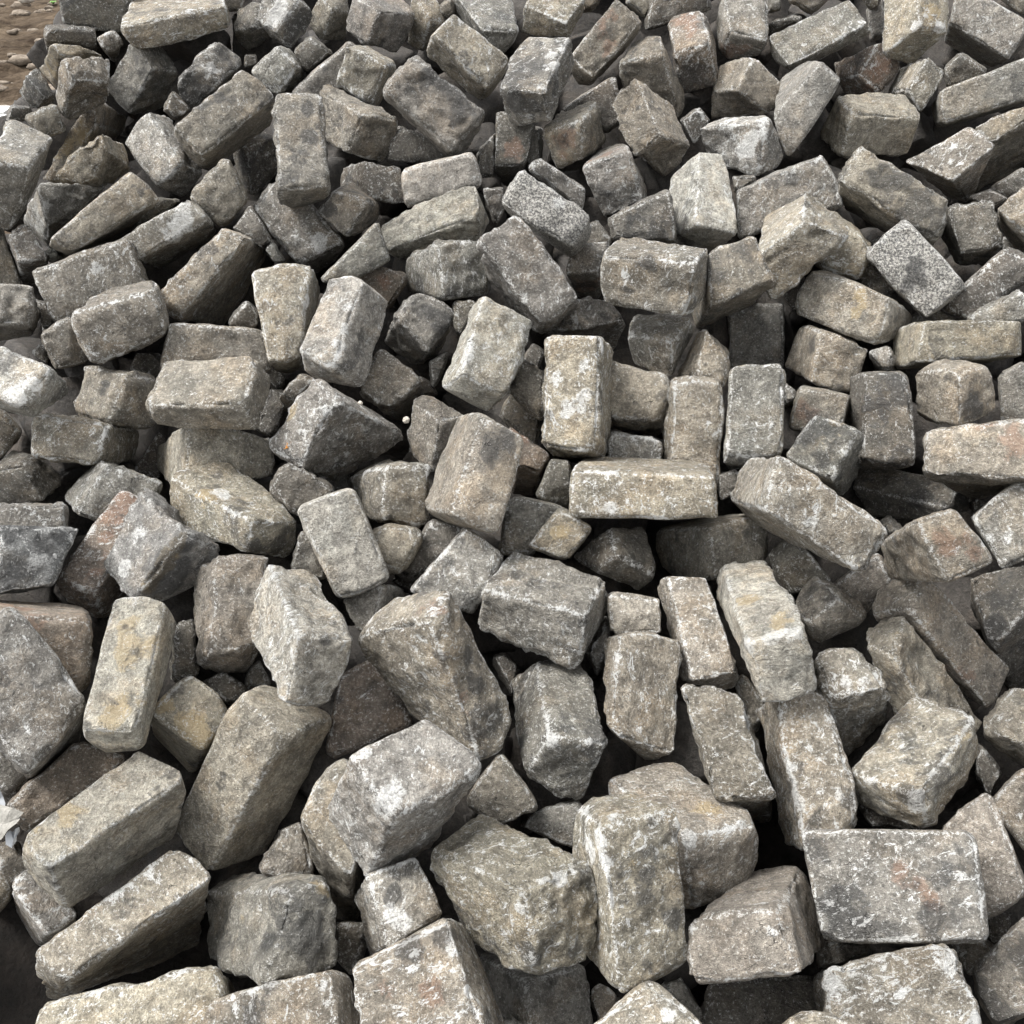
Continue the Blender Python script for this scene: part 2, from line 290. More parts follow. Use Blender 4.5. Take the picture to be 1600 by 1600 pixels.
('C6','b',85,[193,2580,898,195,2703,852,299,2621,1008,315,2747,966,140,2608,940,155,2708,862,243,2654,1057,259,2766,996],"long brown-grey block with two reddish brown dents left of the upright rust-ended block",[('r',243,2635,1020,12),('r',211,2625,992,17),('r',226,2609,965,14)]),
('C7','gwk',115,[66,2247,941,86,2285,868,122,2395,1020,139,2439,957,-33,2293,941,-12,2318,850,20,2438,1017,40,2473,941],"block with a soot-black patch in the middle of its white-rimmed top",[('k',23,2327,969,46),('k',41,2274,908,14),('w',92,2324,980,14),('w',67,2258,946,11),('w',82,2353,993,11)]),
('C8','b',83,[152,2277,879,153,2271,795,188,2411,884,220,2403,797,60,2302,846,103,2298,765,113,2440,858,145,2432,771],"reddish brown cube-like block with a light right face left of the chiselled chocolate block",[('r',111,2292,831,17)]),
('C10','pb',78,[-218,2133,739,-227,2271,697,-64,2158,778,-75,2296,734,-227,2154,810,-238,2292,767,-82,2173,839,-92,2312,797],"flat pale beige block with a square end above the cream block with the crumbling end",[]),
('C11','pt',108,[-68,2035,756,-69,2062,694,-80,2109,798,-35,2124,719,-261,2058,672,-242,2102,636,-280,2125,704,-242,2159,652],"long cream-coloured block with a crumbling right end",[('k',-53,2090,724,11)]),
('C12','d',57,[-283,2366,764,-295,2511,723,-139,2379,764,-157,2523,722,-255,2388,836,-272,2532,794,-181,2386,815,-190,2533,777],"dark brown block below and left of the dark slab-faced tilted block",[]),
('C13','d',67,[-42,2291,776,-19,2455,680,32,2293,775,8,2461,684,-31,2351,880,-21,2513,781,53,2339,859,37,2509,773],"shadowed brown block standing on end above and left of the pale granular speckled block",[('r',0,2308,805,17)]),
('C14','g',29,[33,2342,754,33,2485,714,63,2348,766,69,2490,724,36,2364,832,35,2508,792,64,2367,838,69,2509,798],"grey speckled stone above the pale granular speckled block",[]),
('C15','d',37,[-71,2302,748,-76,2444,705,-39,2300,749,-39,2443,708,-78,2308,799,-84,2453,760,-35,2334,840,-39,2475,795],"black shadowed stone below and right of the dark slab-faced tilted block",[]),
('C16','p',100,[108,1834,758,120,1983,689,150,1861,814,152,1999,729,-24,1880,831,-10,2029,761,17,1908,888,26,2051,810],"pale granular block, speckled light grey all over",[('w',82,1875,834,9)]),
('C17','gw',48,[150,2159,720,155,2297,677,156,2171,764,166,2309,720,39,2195,801,45,2331,754,60,2188,816,68,2328,775],"grey block with a light upper edge above and right of the pale granular speckled block",[]),
('C18','d',34,[-34,2114,705,-39,2252,659,-13,2131,737,-12,2267,689,-63,2140,774,-67,2277,727,-17,2137,778,-19,2276,734],"dark brown stone left of the pale granular speckled block",[]),
('C21','d',52,[219,2418,814,226,2559,776,253,2407,842,268,2552,809,108,2424,865,126,2569,832,229,2439,931,236,2582,895],"dark brown block above and left of the chiselled chocolate block",[]),
('C26','b',14,[183,2868,996,189,3010,973,203,2871,1003,217,3012,977,179,2865,1036,187,3009,1017,229,2863,1037,239,3007,1016],"small brown block above and right of the block with a soot patch on top",[]),
('C27','b',21,[-162,2842,984,-171,2982,957,-143,2836,997,-147,2979,974,-188,2829,1005,-199,2973,982,-152,2833,1030,-160,2977,1009],"small brown-grey block above and left of the tan broad-faced speckled block",[]),
('C9','gwo',85,[246,2202,833,278,2182,734,253,2378,798,310,2365,708,147,2210,798,200,2186,694,201,2397,779,234,2373,673],"square grey block with a thin orange-tinted top edge",[('r',208,2271,805,17),('r',186,2240,804,14)]),
('C23','d',75,[202,2001,713,220,2135,663,326,1980,718,343,2117,672,194,2010,758,211,2147,712,309,2021,809,327,2155,759],"dark grey block below and right of the square block with the orange edge",[]),
('C24','d',25,[142,2039,667,154,2176,616,203,2047,695,214,2183,642,151,2058,718,157,2196,667,173,2057,732,187,2195,682],"small dark stone below and right of the pale granular speckled block",[]),
('C28','b',24,[335,2832,983,351,2974,959,359,2834,1030,377,2976,1007,285,2847,1021,300,2988,997,310,2834,1048,326,2978,1029],"brown block above and left of the upright rust-ended block",[]),
('C29','d',45,[336,2793,966,358,2936,943,486,2790,1012,507,2931,985,348,2808,1034,366,2950,1011,477,2784,1048,497,2928,1027],"dark brown block above the chiselled chocolate block",[]),
('D1','rwk',87,[467,2611,969,503,2644,864,461,2747,1021,509,2804,951,385,2628,945,416,2662,842,380,2764,998,419,2809,911],"upright block with a rusty orange top end and a black lower face",[('k',433,2642,898,40),('r',419,2724,998,22),('r',438,2690,992,22),('r',425,2659,972,18)]),
('D2','b',80,[350,2544,956,407,2574,805,347,2622,985,427,2654,836,250,2582,928,287,2628,801,303,2665,965,335,2701,822],"brown-grey block below and left of the upright rust-ended block",[]),
('D3','bc',105,[317,2253,853,401,2336,806,271,2384,940,368,2448,866,266,2276,804,354,2342,733,219,2400,881,311,2468,812],"chocolate brown block with chiselled faces",[]),
('D4','gwo',82,[525,2707,979,523,2758,895,625,2698,955,626,2774,908,519,2792,1054,513,2854,987,626,2799,1053,621,2862,987],"upright grey block with a brown lower end above and right of the upright rust-ended block",[('r',573,2753,929,22),('r',541,2749,924,19)]),
('D5','b',90,[521,2520,887,610,2541,823,564,2570,947,655,2583,871,489,2642,852,493,2658,782,506,2687,905,566,2704,835],"brown block with a pyramid-like ridge above the chalk-edged blotched block",[]),
('D6','gww',95,[541,2279,871,535,2265,757,558,2323,876,613,2319,776,417,2389,833,448,2401,758,464,2434,840,495,2439,754],"block with a chalk-white top edge and white blotches",[('w',523,2301,835,14),('w',538,2295,870,11),('w',516,2299,808,13),('w',484,2370,851,10)]),
('D7','pw',114,[372,2057,728,347,2128,667,473,2076,701,430,2146,638,387,2177,844,341,2239,771,447,2205,829,421,2266,755],"upright block with a chalky white face and tarred lower left corner",[('k',351,2112,688,30)]),
('D35','d',23,[487,2230,740,516,2364,696,524,2225,761,556,2359,715,478,2235,769,506,2371,728,520,2219,774,551,2357,735],"small dark stone below the chalk-edged blotched block",[]),
('D36','dw',32,[420,2421,788,444,2562,751,449,2428,836,476,2568,798,389,2443,836,410,2583,798,421,2435,863,446,2577,828],"dark stone with white streaks right of the chiselled chocolate block",[]),
('D8','g',96,[570,2348,869,613,2309,784,657,2341,982,708,2332,940,650,2639,888,693,2599,800,698,2587,936,767,2584,903],"smooth grey slanting block below the white-flecked long block up top",[]),
('D9','gw',99,[483,2120,675,522,2258,628,684,2098,751,719,2236,704,473,2159,765,508,2297,718,633,2138,843,671,2276,796],"long grey block with a bright upper edge above the peaked pyramid-like block",[]),
('D12','gw',98,[661,2636,912,687,2688,893,839,2659,1001,873,2700,968,629,2731,962,651,2751,899,813,2748,1045,836,2779,996],"long dark grey block flecked with white at the top",[]),
('D13','rw',74,[850,2655,890,914,2665,841,892,2707,959,963,2711,902,829,2767,853,857,2782,810,818,2793,885,894,2815,853],"reddish block speckled with white above the rounded hexagonal block",[('r',892,2679,901,25),('r',885,2666,874,19)]),
('D14','bw',66,[909,2491,891,941,2462,843,945,2501,961,991,2484,931,949,2742,829,995,2719,790,969,2741,885,1032,2730,861],"brown block with white flecks below the tall block with the cream side",[]),
('D15','tw',90,[943,2598,1006,1031,2641,987,942,2657,1080,1039,2704,1066,894,2663,931,980,2696,899,898,2763,1065,987,2784,1013],"tall block with a sunlit cream right face and brown left face at the top",[('y',972,2634,1029,18),('w',939,2613,1012,15),('w',1000,2629,996,11)]),
('D16','pbw',98,[1192,2634,926,1225,2797,873,1225,2654,1009,1308,2802,934,1064,2721,991,1115,2871,920,1070,2746,1081,1154,2891,1002],"large light block with a shaded lower side at the top right corner",[]),
('D17','g',18,[1290,2837,990,1350,2968,969,1314,2837,1048,1372,2968,1027,1233,2879,1023,1290,3008,1000,1241,2858,1052,1301,2992,1035],"grey block above and right of the light top-right corner block",[]),
('D18','t',115,[749,2356,872,747,2370,768,914,2377,858,913,2400,767,739,2465,888,720,2485,793,903,2493,885,894,2512,787],"rounded hexagonal tan-brown block",[]),
('D19','g',95,[971,2392,841,1028,2563,785,1167,2360,911,1214,2532,857,960,2421,909,1004,2582,838,1139,2397,988,1189,2561,922],"long smooth dark grey block below the light top-right corner block",[]),
('D20','t',76,[1054,2311,820,1107,2468,657,1144,2308,890,1252,2477,744,1021,2344,844,1104,2514,699,1110,2330,896,1218,2511,768],"tan block with a light top right of the rounded hexagonal block",[]),
('D21','bw',98,[924,2165,783,1061,2372,666,1003,2176,851,1064,2355,694,828,2213,810,1017,2404,670,955,2224,877,1056,2414,736],"brown-grey block with a white star-shaped chip above and right of the soot-stained undulating block",[('w',921,2187,813,5)]),
('D22','tkc',120,[812,1919,751,871,2102,643,835,1942,811,906,2123,701,638,2027,829,715,2203,712,683,2046,885,751,2226,772],"large block with a soot-stained undulating face",[('k',743,1989,828,30),('k',788,1953,796,32)]),
('D26','d',27,[1023,2165,725,1082,2288,680,1045,2152,750,1106,2278,709,979,2186,742,1038,2311,700,1012,2169,762,1070,2297,724],"dark stone right of the soot-stained undulating block",[]),
('D27','d',35,[1055,2178,742,1114,2301,698,1089,2156,769,1152,2282,729,1017,2189,759,1078,2316,720,1075,2180,805,1135,2307,766],"dark stone below and right of the rounded hexagonal block",[]),
('D28','d',41,[1025,2544,883,1082,2675,853,1099,2529,921,1151,2661,893,1015,2566,924,1066,2697,896,1033,2546,956,1091,2679,930],"dark stone below and left of the light top-right corner block",[]),
('D29','g',31,[924,2853,931,967,2995,906,950,2839,952,999,2980,928,903,2870,999,945,3012,976,935,2862,1030,982,3003,1005],"grey stone left of the tall block with the cream side",[]),
('D30','g',16,[878,2764,1012,916,2894,989,894,2749,1029,938,2879,1006,848,2769,1050,889,2900,1030,887,2745,1054,930,2879,1037],"small grey stone above and left of the tall block with the cream side",[]),
('D31','d',26,[644,2772,960,679,2909,933,710,2765,996,744,2902,968,640,2772,986,671,2912,962,685,2751,1002,719,2894,982],"dark stone right of the upright rust-ended block",[]),
('D32','b',22,[758,2841,996,797,2978,972,796,2831,1030,830,2971,1010,699,2864,1018,734,3001,995,700,2849,1046,738,2990,1027],"brown stone above the white-flecked long block up top",[]),
('D33','g',15,[657,2880,997,685,3018,973,678,2868,1003,713,3006,979,647,2877,1035,676,3018,1014,674,2862,1037,709,3004,1017],"small grey stone above and left of the white-flecked long block up top",[]),
('E1','b',36,[-1076,1992,603,-1141,2119,554,-1021,2024,607,-1087,2150,556,-1062,2042,733,-1132,2168,683,-1048,2063,721,-1110,2190,672],"brown block left of the pale-veined broad block",[]),
('E2','dw',60,[-989,1970,680,-1063,2109,576,-936,1995,677,-1033,2129,565,-1005,1997,733,-1087,2139,633,-980,2030,741,-1056,2166,632],"dark block with a thin white edge below the block leaning at the left edge",[]),
('E3','bw',107,[-873,1815,622,-928,1941,570,-711,1898,650,-765,2023,598,-903,1841,715,-957,1966,663,-741,1924,744,-796,2049,692],"broad pale-veined brown-grey block",[('w',-798,1882,702,10)]),
('E4','bw',114,[-621,1684,746,-611,1667,666,-701,1913,665,-686,1893,581,-761,1639,716,-734,1617,629,-797,1884,657,-793,1857,563],"wedge-topped brown block with a light sloping top edge",[]),
('E5','b',61,[-834,1688,585,-892,1807,525,-780,1715,587,-837,1835,529,-854,1706,649,-912,1826,592,-807,1742,665,-864,1861,606],"rough brown block above and right of the chalky-topped left-edge block",[]),
('E6','gb',67,[-900,1772,636,-941,1854,570,-904,1827,691,-935,1891,599,-971,1747,652,-1022,1824,578,-972,1802,706,-1017,1874,625],"grey-blue topped block with a brown lower face above the chalky-topped left-edge block",[]),
('E7','d',28,[-915,1845,592,-976,1965,537,-899,1869,595,-955,1988,539,-919,1863,645,-982,1984,590,-906,1878,635,-963,1999,582],"dark stone below and left of the pale-veined broad block",[]),
('E8','pwk',89,[-789,1455,637,-805,1515,579,-751,1513,680,-755,1565,609,-865,1470,662,-889,1527,599,-861,1536,715,-860,1587,645],"chalky topped block with a black right side",[('k',-768,1544,608,20),('k',-791,1523,595,13),('w',-797,1467,648,12),('w',-785,1486,663,10)]),
('E10','bk',97,[-663,1597,628,-708,1548,555,-630,1656,577,-643,1609,507,-770,1660,611,-788,1610,537,-722,1719,559,-739,1670,487],"brown block with a black crack and one white spot below the wedge-topped brown block",[('k',-717,1601,587,7),('k',-712,1608,599,6)]),
('E11','d',40,[-708,1703,578,-757,1823,514,-644,1709,549,-693,1831,486,-692,1716,606,-742,1839,546,-654,1737,597,-700,1859,535],"dark block below and right of the wedge-topped brown block",[]),
('E12','b',86,[-626,1646,595,-665,1771,533,-443,1696,580,-485,1820,517,-608,1689,677,-650,1813,614,-456,1727,646,-495,1852,585],"pinkish brown block partly under another above the reddish wavy-faced block",[]),
('E16','p',19,[-950,2029,657,-1008,2151,606,-933,2047,664,-987,2170,615,-950,2022,680,-1012,2147,633,-941,2038,685,-998,2164,640],"tiny pale stone above and left of the pale-veined broad block",[]),
('E19','d',21,[-891,1777,551,-950,1894,490,-890,1798,573,-945,1917,514,-911,1773,580,-973,1890,519,-897,1785,589,-958,1905,533],"dark stone below and left of the wedge-topped brown block",[]),
('E13','bc',137,[-425,1433,657,-421,1452,595,-426,1534,691,-412,1553,629,-583,1443,649,-591,1467,594,-578,1543,681,-577,1565,623],"reddish brown block with a wavy pitted face",[]),
('E14','tw',124,[-652,1860,605,-639,2102,479,-510,1936,744,-536,2176,615,-710,1873,637,-705,2118,515,-564,1939,761,-580,2189,646],"tan block tilted like a ramp with a whitened long edge",[]),
('F1','gw',97,[-457,2080,635,-446,2235,549,-355,2103,674,-384,2263,595,-547,2129,745,-555,2289,664,-481,2162,797,-489,2319,714],"flat grey block with white patches below the pitted upright block",[('w',-405,2100,672,11),('w',-458,2105,684,11)]),
('F2','g',24,[-484,2013,664,-517,2142,609,-466,2017,665,-494,2150,615,-501,2011,692,-537,2143,641,-487,2023,704,-517,2156,655],"small grey stone above the rounded upright pinkish block",[]),
('F3','tw',112,[-383,1698,607,-417,1836,510,-369,1798,750,-382,1929,643,-439,1683,599,-463,1823,505,-476,1779,737,-474,1920,644],"rounded upright pinkish tan block",[]),
('F4','pwk',134,[-304,1563,657,-260,1609,585,-253,1687,768,-216,1734,697,-364,1609,665,-373,1655,593,-325,1716,752,-306,1770,691],"large pale block with a dark right face, standing on end",[('w',-292,1595,679,9),('w',-280,1645,727,7),('w',-284,1615,700,7)]),
('F5','g',64,[-309,1858,680,-332,1986,625,-233,1880,722,-253,2013,672,-369,1845,691,-388,1978,643,-254,1904,786,-277,2034,733],"smooth plain grey block above the pale upright dark-sided block",[]),
('F6','r',42,[-242,1881,617,-261,2017,561,-205,1915,676,-223,2049,617,-309,1905,681,-327,2038,622,-261,1908,696,-280,2046,643],"rusty brown block above and right of the pale upright dark-sided block",[('r',-250,1901,668,15)]),
('F10','b',78,[-223,1621,542,-223,1831,391,-160,1656,581,-202,1844,400,-273,1639,570,-292,1858,433,-240,1689,632,-256,1887,464],"flat-topped brown block below and right of the pale upright dark-sided block",[]),
('F11','b',41,[-382,1564,587,-422,1716,483,-342,1593,616,-382,1748,514,-403,1564,600,-437,1709,485,-365,1595,631,-404,1747,526],"small brown block above and left of the block with the orange leaf",[]),
('F12','d',43,[-441,1643,466,-473,1772,392,-416,1692,538,-448,1820,463,-472,1642,488,-508,1771,414,-446,1684,550,-482,1814,477],"dark brown block left of the block with the orange leaf",[]),
('F13','d',24,[-439,1710,531,-470,1834,463,-430,1728,555,-458,1853,489,-463,1713,557,-498,1837,489,-448,1722,569,-481,1849,505],"dark stone right of the reddish wavy-faced block",[]),
('F14','d',34,[-501,1825,598,-537,1951,538,-494,1842,627,-526,1971,569,-545,1817,616,-582,1945,557,-508,1841,654,-546,1970,597],"black stone left of the rounded upright pinkish block",[]),
('F17','d',22,[-189,1724,507,-203,1854,435,-139,1733,510,-152,1862,437,-176,1743,544,-192,1874,474,-152,1739,529,-162,1872,462],"dark stone above and left of the tilted block with a rough patch",[]),
('G2','gwk',97,[-144,1905,744,-132,1864,647,-54,1949,733,-41,1912,642,-219,2043,662,-220,2021,593,-132,2094,660,-125,2063,579],"grey-brown block with a vertical white seam below the cream block with the crumbling end",[('k',-108,1884,659,16),('w',-135,1890,705,6),('w',-134,1879,684,5)]),
('G3','gw',124,[53,1681,673,57,1917,550,120,1707,719,125,1938,589,-60,1763,801,-45,1972,639,9,1786,843,18,2006,697],"long smooth grey-tan block slanting down to the right",[('w',0,1750,784,7),('w',23,1709,717,11),('w',-6,1732,738,9)]),
('G4','gk',89,[-152,1710,611,-189,1860,510,-101,1768,665,-151,1882,512,-215,1738,664,-254,1878,550,-176,1785,703,-214,1918,577],"small dark cube-like block with a lichen-pale corner above and left of the white-edged leaning block",[('k',-130,1749,650,17),('k',-153,1757,665,14)]),
('G5','pw',128,[-87,1540,651,-8,1549,606,-50,1666,739,39,1671,689,-130,1585,596,-43,1590,546,-69,1723,702,8,1722,643],"large speckled pale block leaning to the right with a white left edge",[('w',-82,1582,667,10),('w',-70,1586,683,8)]),
('G6','gwk',72,[132,1859,586,241,1949,569,122,1906,632,204,1981,594,53,1913,556,209,1966,485,81,1954,594,182,2020,542],"brown-grey block with a white corner and dark left end above the white-blotched upright block",[('k',102,1888,579,18)]),
('G9','d',28,[48,1745,554,53,1873,487,63,1761,589,70,1890,524,23,1756,575,23,1885,508,39,1765,600,42,1896,537],"dark stone right of the white-edged leaning block",[]),
('G10','d',53,[52,1575,540,54,1704,474,55,1617,613,61,1743,544,-6,1606,587,-5,1731,516,8,1627,630,11,1754,562],"dark brown block left of the white-blotched upright block",[]),
('G11','g',29,[-147,1709,537,-159,1837,471,-129,1731,567,-134,1858,499,-154,1730,581,-168,1859,516,-119,1741,596,-131,1870,530],"small grey stone left of the white-edged leaning block",[]),
('G14','go',64,[174,1948,669,185,2060,562,196,1990,715,202,2106,614,105,1954,665,141,2069,562,125,1997,713,143,2114,614],"grey block with a rust-brown underside right of the smooth right-slanting block",[('r',151,1999,628,24),('r',172,2004,619,18)]),
('G20','d',28,[-102,1827,587,-110,1960,529,-74,1851,623,-77,1981,561,-108,1853,643,-118,1984,583,-74,1855,648,-81,1988,590],"dark stone below and left of the smooth right-slanting block",[]),
('G21','b',49,[47,1619,453,48,1756,378,55,1663,526,60,1797,448,-24,1655,508,-23,1788,428,0,1678,550,2,1812,473],"shadowed brown block below and left of the white-blotched upright block",[]),
('H1','bw',132,[314,1697,791,314,1681,689,356,1804,772,364,1803,690,158,1756,780,158,1749,689,201,1870,769,204,1862,679],"broad blocky stone with a pale top edge and a small white chip",[('k',225,1728,769,14),('k',212,1729,721,11),('r',239,1718,714,9),('w',165,1755,781,10),('w',312,1719,788,8),('w',234,1724,752,5)]),
('H2','bkc',102,[360,1742,686,382,1955,542,479,1757,727,494,1976,591,358,1797,768,365,2010,624,433,1805,797,461,2024,662],"dark brown rounded block tilted against a broad blocky stone below the chalky-faced upright block",[('k',371,1771,734,16),('k',406,1750,706,12)]),
('D10','tw',113,[536,1860,804,631,1860,775,602,2102,776,649,2100,745,461,1883,721,501,1849,644,535,2138,712,571,2111,645],"peaked stone like a pyramid with a pale apex",[]),
('H3','gw',90,[295,1728,625,300,1729,542,346,1806,640,356,1831,592,217,1774,616,217,1789,553,237,1848,625,257,1871,574],"grey-brown cube with a white-chipped front edge below the broad block with a white chip",[]),
('H4','t',94,[274,1597,529,289,1715,422,283,1649,595,303,1773,496,159,1616,531,172,1745,438,159,1679,612,182,1801,511],"tan flat-topped block with a dark lower side right of the white-blotched upright block",[]),
('H6','t',67,[333,1667,586,385,1658,567,349,1706,661,393,1676,612,312,1767,522,379,1761,507,359,1810,602,408,1791,570],"upended block with a sharp ridge on top above the narrow speckled upright block",[]),
('H8','gd',89,[450,1900,459,487,2046,389,555,1886,483,593,2031,412,442,1966,589,479,2112,518,548,1946,603,584,2091,533],"dark square-faced block standing above another of the same width",[]),
('H10','gt',115,[702,1785,688,689,1758,596,783,1870,615,788,1881,579,577,1898,695,552,1877,613,654,2003,652,642,1990,581],"large mottled block with an ochre streak down its face above the tall dark slab",[('y',653,1806,646,8),('y',650,1800,620,7),('y',655,1818,670,7)]),
('H11','tk',95,[567,1737,640,555,1702,548,666,1724,611,635,1697,530,577,1885,583,548,1859,504,667,1876,558,638,1849,478],"tan block with a sooty shaded left side above and left of the tall dark slab",[('k',563,1761,612,12)]),
('H12','b',64,[563,1521,552,605,1641,482,578,1548,609,620,1669,541,478,1544,544,520,1665,476,497,1579,612,538,1700,544],"small brown block above the lumpy swirled stone",[('r',508,1554,578,13)]),
('H14','p',108,[784,1805,633,836,1929,582,849,1804,699,901,1929,648,674,1889,728,726,2013,677,738,1889,795,789,2013,744],"salt-and-pepper granite block lying like a diamond",[('k',759,1850,721,14),('k',771,1836,701,12),('k',756,1840,693,12)]),
('H15','d',87,[883,1954,698,942,2071,629,960,1938,724,1013,2057,659,866,2017,778,905,2117,683,941,1997,798,989,2110,723],"dark brown cube-shaped block below and right of the soot-stained undulating block",[]),
('H16','tw',54,[1000,1921,741,1081,2072,640,1035,1932,803,1125,2084,705,942,1977,788,1029,2139,703,995,1979,839,1078,2141,753],"tan block with a dark triangular left side above and right of the diamond-lying granite block",[]),
('H17','dw',81,[873,1820,624,934,1941,569,991,1814,729,1049,1936,677,828,1845,639,889,1968,589,917,1847,758,979,1971,708],"broad dark grey slab with scattered white flecks right of the diamond-lying granite block",[]),
('H18','gw',49,[875,1764,617,937,1881,561,978,1743,672,1037,1861,617,852,1787,645,913,1907,592,926,1770,706,989,1891,653],"granular dark grey block above and right of the level pinkish beige block",[]),
('H19','t',115,[726,1659,614,915,1664,629,736,1697,680,909,1692,680,735,1787,533,917,1791,547,735,1827,603,913,1826,609],"long smooth pinkish beige block lying level",[]),
('H20','tk',109,[747,1542,659,760,1507,567,813,1576,652,842,1553,575,702,1623,618,719,1592,530,768,1664,620,791,1634,533],"rounded block with a soot-black notch in its saddle-shaped face",[('k',779,1534,604,15),('k',795,1536,588,12)]),
('H22','gw',32,[693,1736,558,739,1856,494,713,1721,569,764,1843,507,671,1755,589,718,1877,528,703,1745,607,753,1868,546],"small dark stone with a white rim left of the level pinkish beige block",[]),
('H24','g',58,[860,1572,542,924,1685,477,921,1542,547,984,1657,485,856,1620,615,917,1735,552,887,1607,644,953,1721,580],"smooth pale grey slab right of the saddle-faced black-notched block",[]),
('D11','tw',62,[687,1926,659,730,2057,609,706,1938,727,751,2070,679,605,1960,678,647,2092,629,624,1993,776,669,2122,723],"tan block with white flecks right of the peaked pyramid-like block",[]),
('H25','d',14,[795,2164,639,844,2296,585,824,2149,661,878,2284,609,780,2167,651,827,2304,602,819,2158,679,869,2295,631],"dark stone below the soot-stained undulating block",[]),
('H26','d',37,[740,1934,614,788,2063,558,764,1929,643,814,2060,590,697,1967,648,743,2097,593,709,1969,687,760,2099,634],"black stone left of the diamond-lying granite block",[]),
('H27','g',17,[1061,2129,636,1122,2255,585,1077,2109,647,1144,2236,597,1052,2140,668,1113,2268,620,1066,2116,673,1133,2246,627],"small grey stone above the saddle-faced black-notched block",[]),
('H28','d',27,[564,1918,604,601,2047,546,584,1916,635,627,2047,578,541,1933,628,577,2065,573,581,1935,664,618,2067,609],"dark stone below the peaked pyramid-like block",[]),
('H29','g',24,[778,1895,572,836,2021,509,878,1874,599,930,2001,538,784,1902,587,837,2032,529,834,1882,616,892,2013,560],"thin grey stone above and left of the level pinkish beige block",[]),
('H31','d',20,[509,1685,516,542,1807,447,524,1679,528,563,1800,458,505,1702,550,539,1826,484,518,1684,545,558,1810,481],"dark stone above and right of the square-ended dark upright block",[]),
('I1','bw',33,[-895,1506,500,-959,1619,436,-858,1554,535,-920,1665,467,-908,1533,577,-977,1644,510,-891,1565,589,-954,1677,523],"brown block below and left of the chalky-topped left-edge block",[]),
('I2','d',82,[-826,1466,522,-802,1456,447,-836,1540,500,-795,1542,444,-900,1471,500,-907,1464,429,-883,1559,499,-880,1549,424],"dark rough boulder-like block below the chalky-topped left-edge block",[]),
('I3','bw',101,[-711,1494,503,-714,1640,416,-697,1532,561,-703,1673,466,-830,1500,517,-835,1644,428,-822,1541,580,-826,1681,485],"small tan brick-like block with a black right side above the salmon-faced block",[]),
('I4','gw',82,[-706,1357,497,-620,1370,442,-659,1417,559,-580,1433,507,-799,1529,415,-717,1534,348,-753,1572,453,-675,1588,401],"dark grey block with a white ridge above and left of the yellow-streaked blue-grey block",[]),
('I5','rw',100,[-647,1232,434,-669,1293,328,-573,1364,498,-594,1428,396,-707,1249,456,-736,1317,359,-634,1385,527,-659,1450,425],"salmon-red faced block leaning under a blue-grey stone",[('r',-625,1370,516,12),('r',-631,1346,501,12),('r',-638,1312,482,12),('r',-646,1283,466,12),('r',-652,1260,452,10)]),
('I6','uy',138,[-494,1258,532,-579,1207,441,-460,1297,461,-519,1264,395,-582,1333,557,-649,1275,456,-589,1392,514,-631,1337,417],"blue-grey block with a yellow streak down its face",[('k',-528,1243,465,20),('k',-499,1258,509,14),('y',-497,1258,531,8),('y',-507,1253,513,8),('y',-518,1247,496,8),('y',-531,1239,481,8),('y',-543,1232,468,8),('y',-553,1223,456,7),('w',-575,1286,513,8),('w',-600,1251,465,8)]),
('I9','dw',41,[-664,1623,390,-717,1751,308,-648,1665,432,-696,1794,352,-707,1618,414,-760,1747,334,-661,1673,475,-717,1801,393],"dark block with pale chipped edge left of the smooth ridged tan-grey block",[]),
('I10','gw',54,[-709,1324,482,-770,1430,405,-714,1350,521,-774,1458,444,-814,1284,506,-874,1390,428,-809,1307,540,-871,1415,465],"granular grey block above the scooped bluish block",[]),
('I11','ugwc',100,[-689,1201,475,-748,1303,393,-652,1258,543,-717,1361,462,-786,1150,490,-847,1255,412,-769,1218,573,-832,1322,494],"bluish charcoal block with a scooped face",[('k',-737,1231,565,17),('k',-730,1203,515,15),('k',-706,1227,533,11),('w',-714,1214,519,10)]),
('J1','tg',102,[-534,1482,601,-547,1409,489,-412,1525,540,-409,1489,483,-666,1658,440,-669,1634,398,-537,1722,410,-537,1689,356],"smooth tan-grey block with a ridge and white crack lines",[]),
('J2','tw',142,[-395,1276,536,-342,1349,486,-557,1391,552,-478,1480,525,-417,1270,485,-362,1338,427,-557,1361,465,-502,1451,440],"big tan block with a black-pitted top and black right end",[('k',-422,1342,532,12),('k',-376,1310,481,22),('k',-400,1287,488,14),('y',-486,1348,543,14),('w',-463,1355,538,8)]),
('J3','gw',138,[-350,1420,542,-319,1540,436,-286,1476,637,-182,1580,507,-404,1469,560,-354,1584,445,-331,1526,655,-254,1633,530],"large brown-grey block with a small orange leaf on its pale left face",[('y',-367,1491,601,11),('w',-337,1455,586,9),('w',-307,1475,622,6)]),
('J4','d',63,[-347,1357,491,-375,1474,410,-289,1388,522,-320,1506,443,-391,1373,536,-422,1490,456,-364,1402,565,-392,1521,486],"dark grey block below and left of the block with the orange leaf",[]),
('J5','bw',101,[-205,1390,566,-210,1343,488,-136,1414,551,-133,1365,468,-296,1547,440,-280,1513,380,-237,1590,451,-221,1540,367],"brown-grey cube with a white vertical edge above the egg-rounded stone",[('w',-206,1364,520,5),('w',-208,1375,537,5)]),
('J6','pt',118,[-259,1180,466,-282,1291,381,-183,1208,482,-206,1320,398,-320,1253,579,-343,1365,494,-239,1283,597,-262,1395,512],"long pale beige block lying like a slanted plank",[]),
('J7','pg',63,[-193,1221,466,-214,1165,393,-164,1336,346,-199,1304,307,-262,1213,442,-247,1186,411,-234,1344,345,-243,1312,307],"pale grey block with a dark right side below and left of the egg-rounded stone",[]),
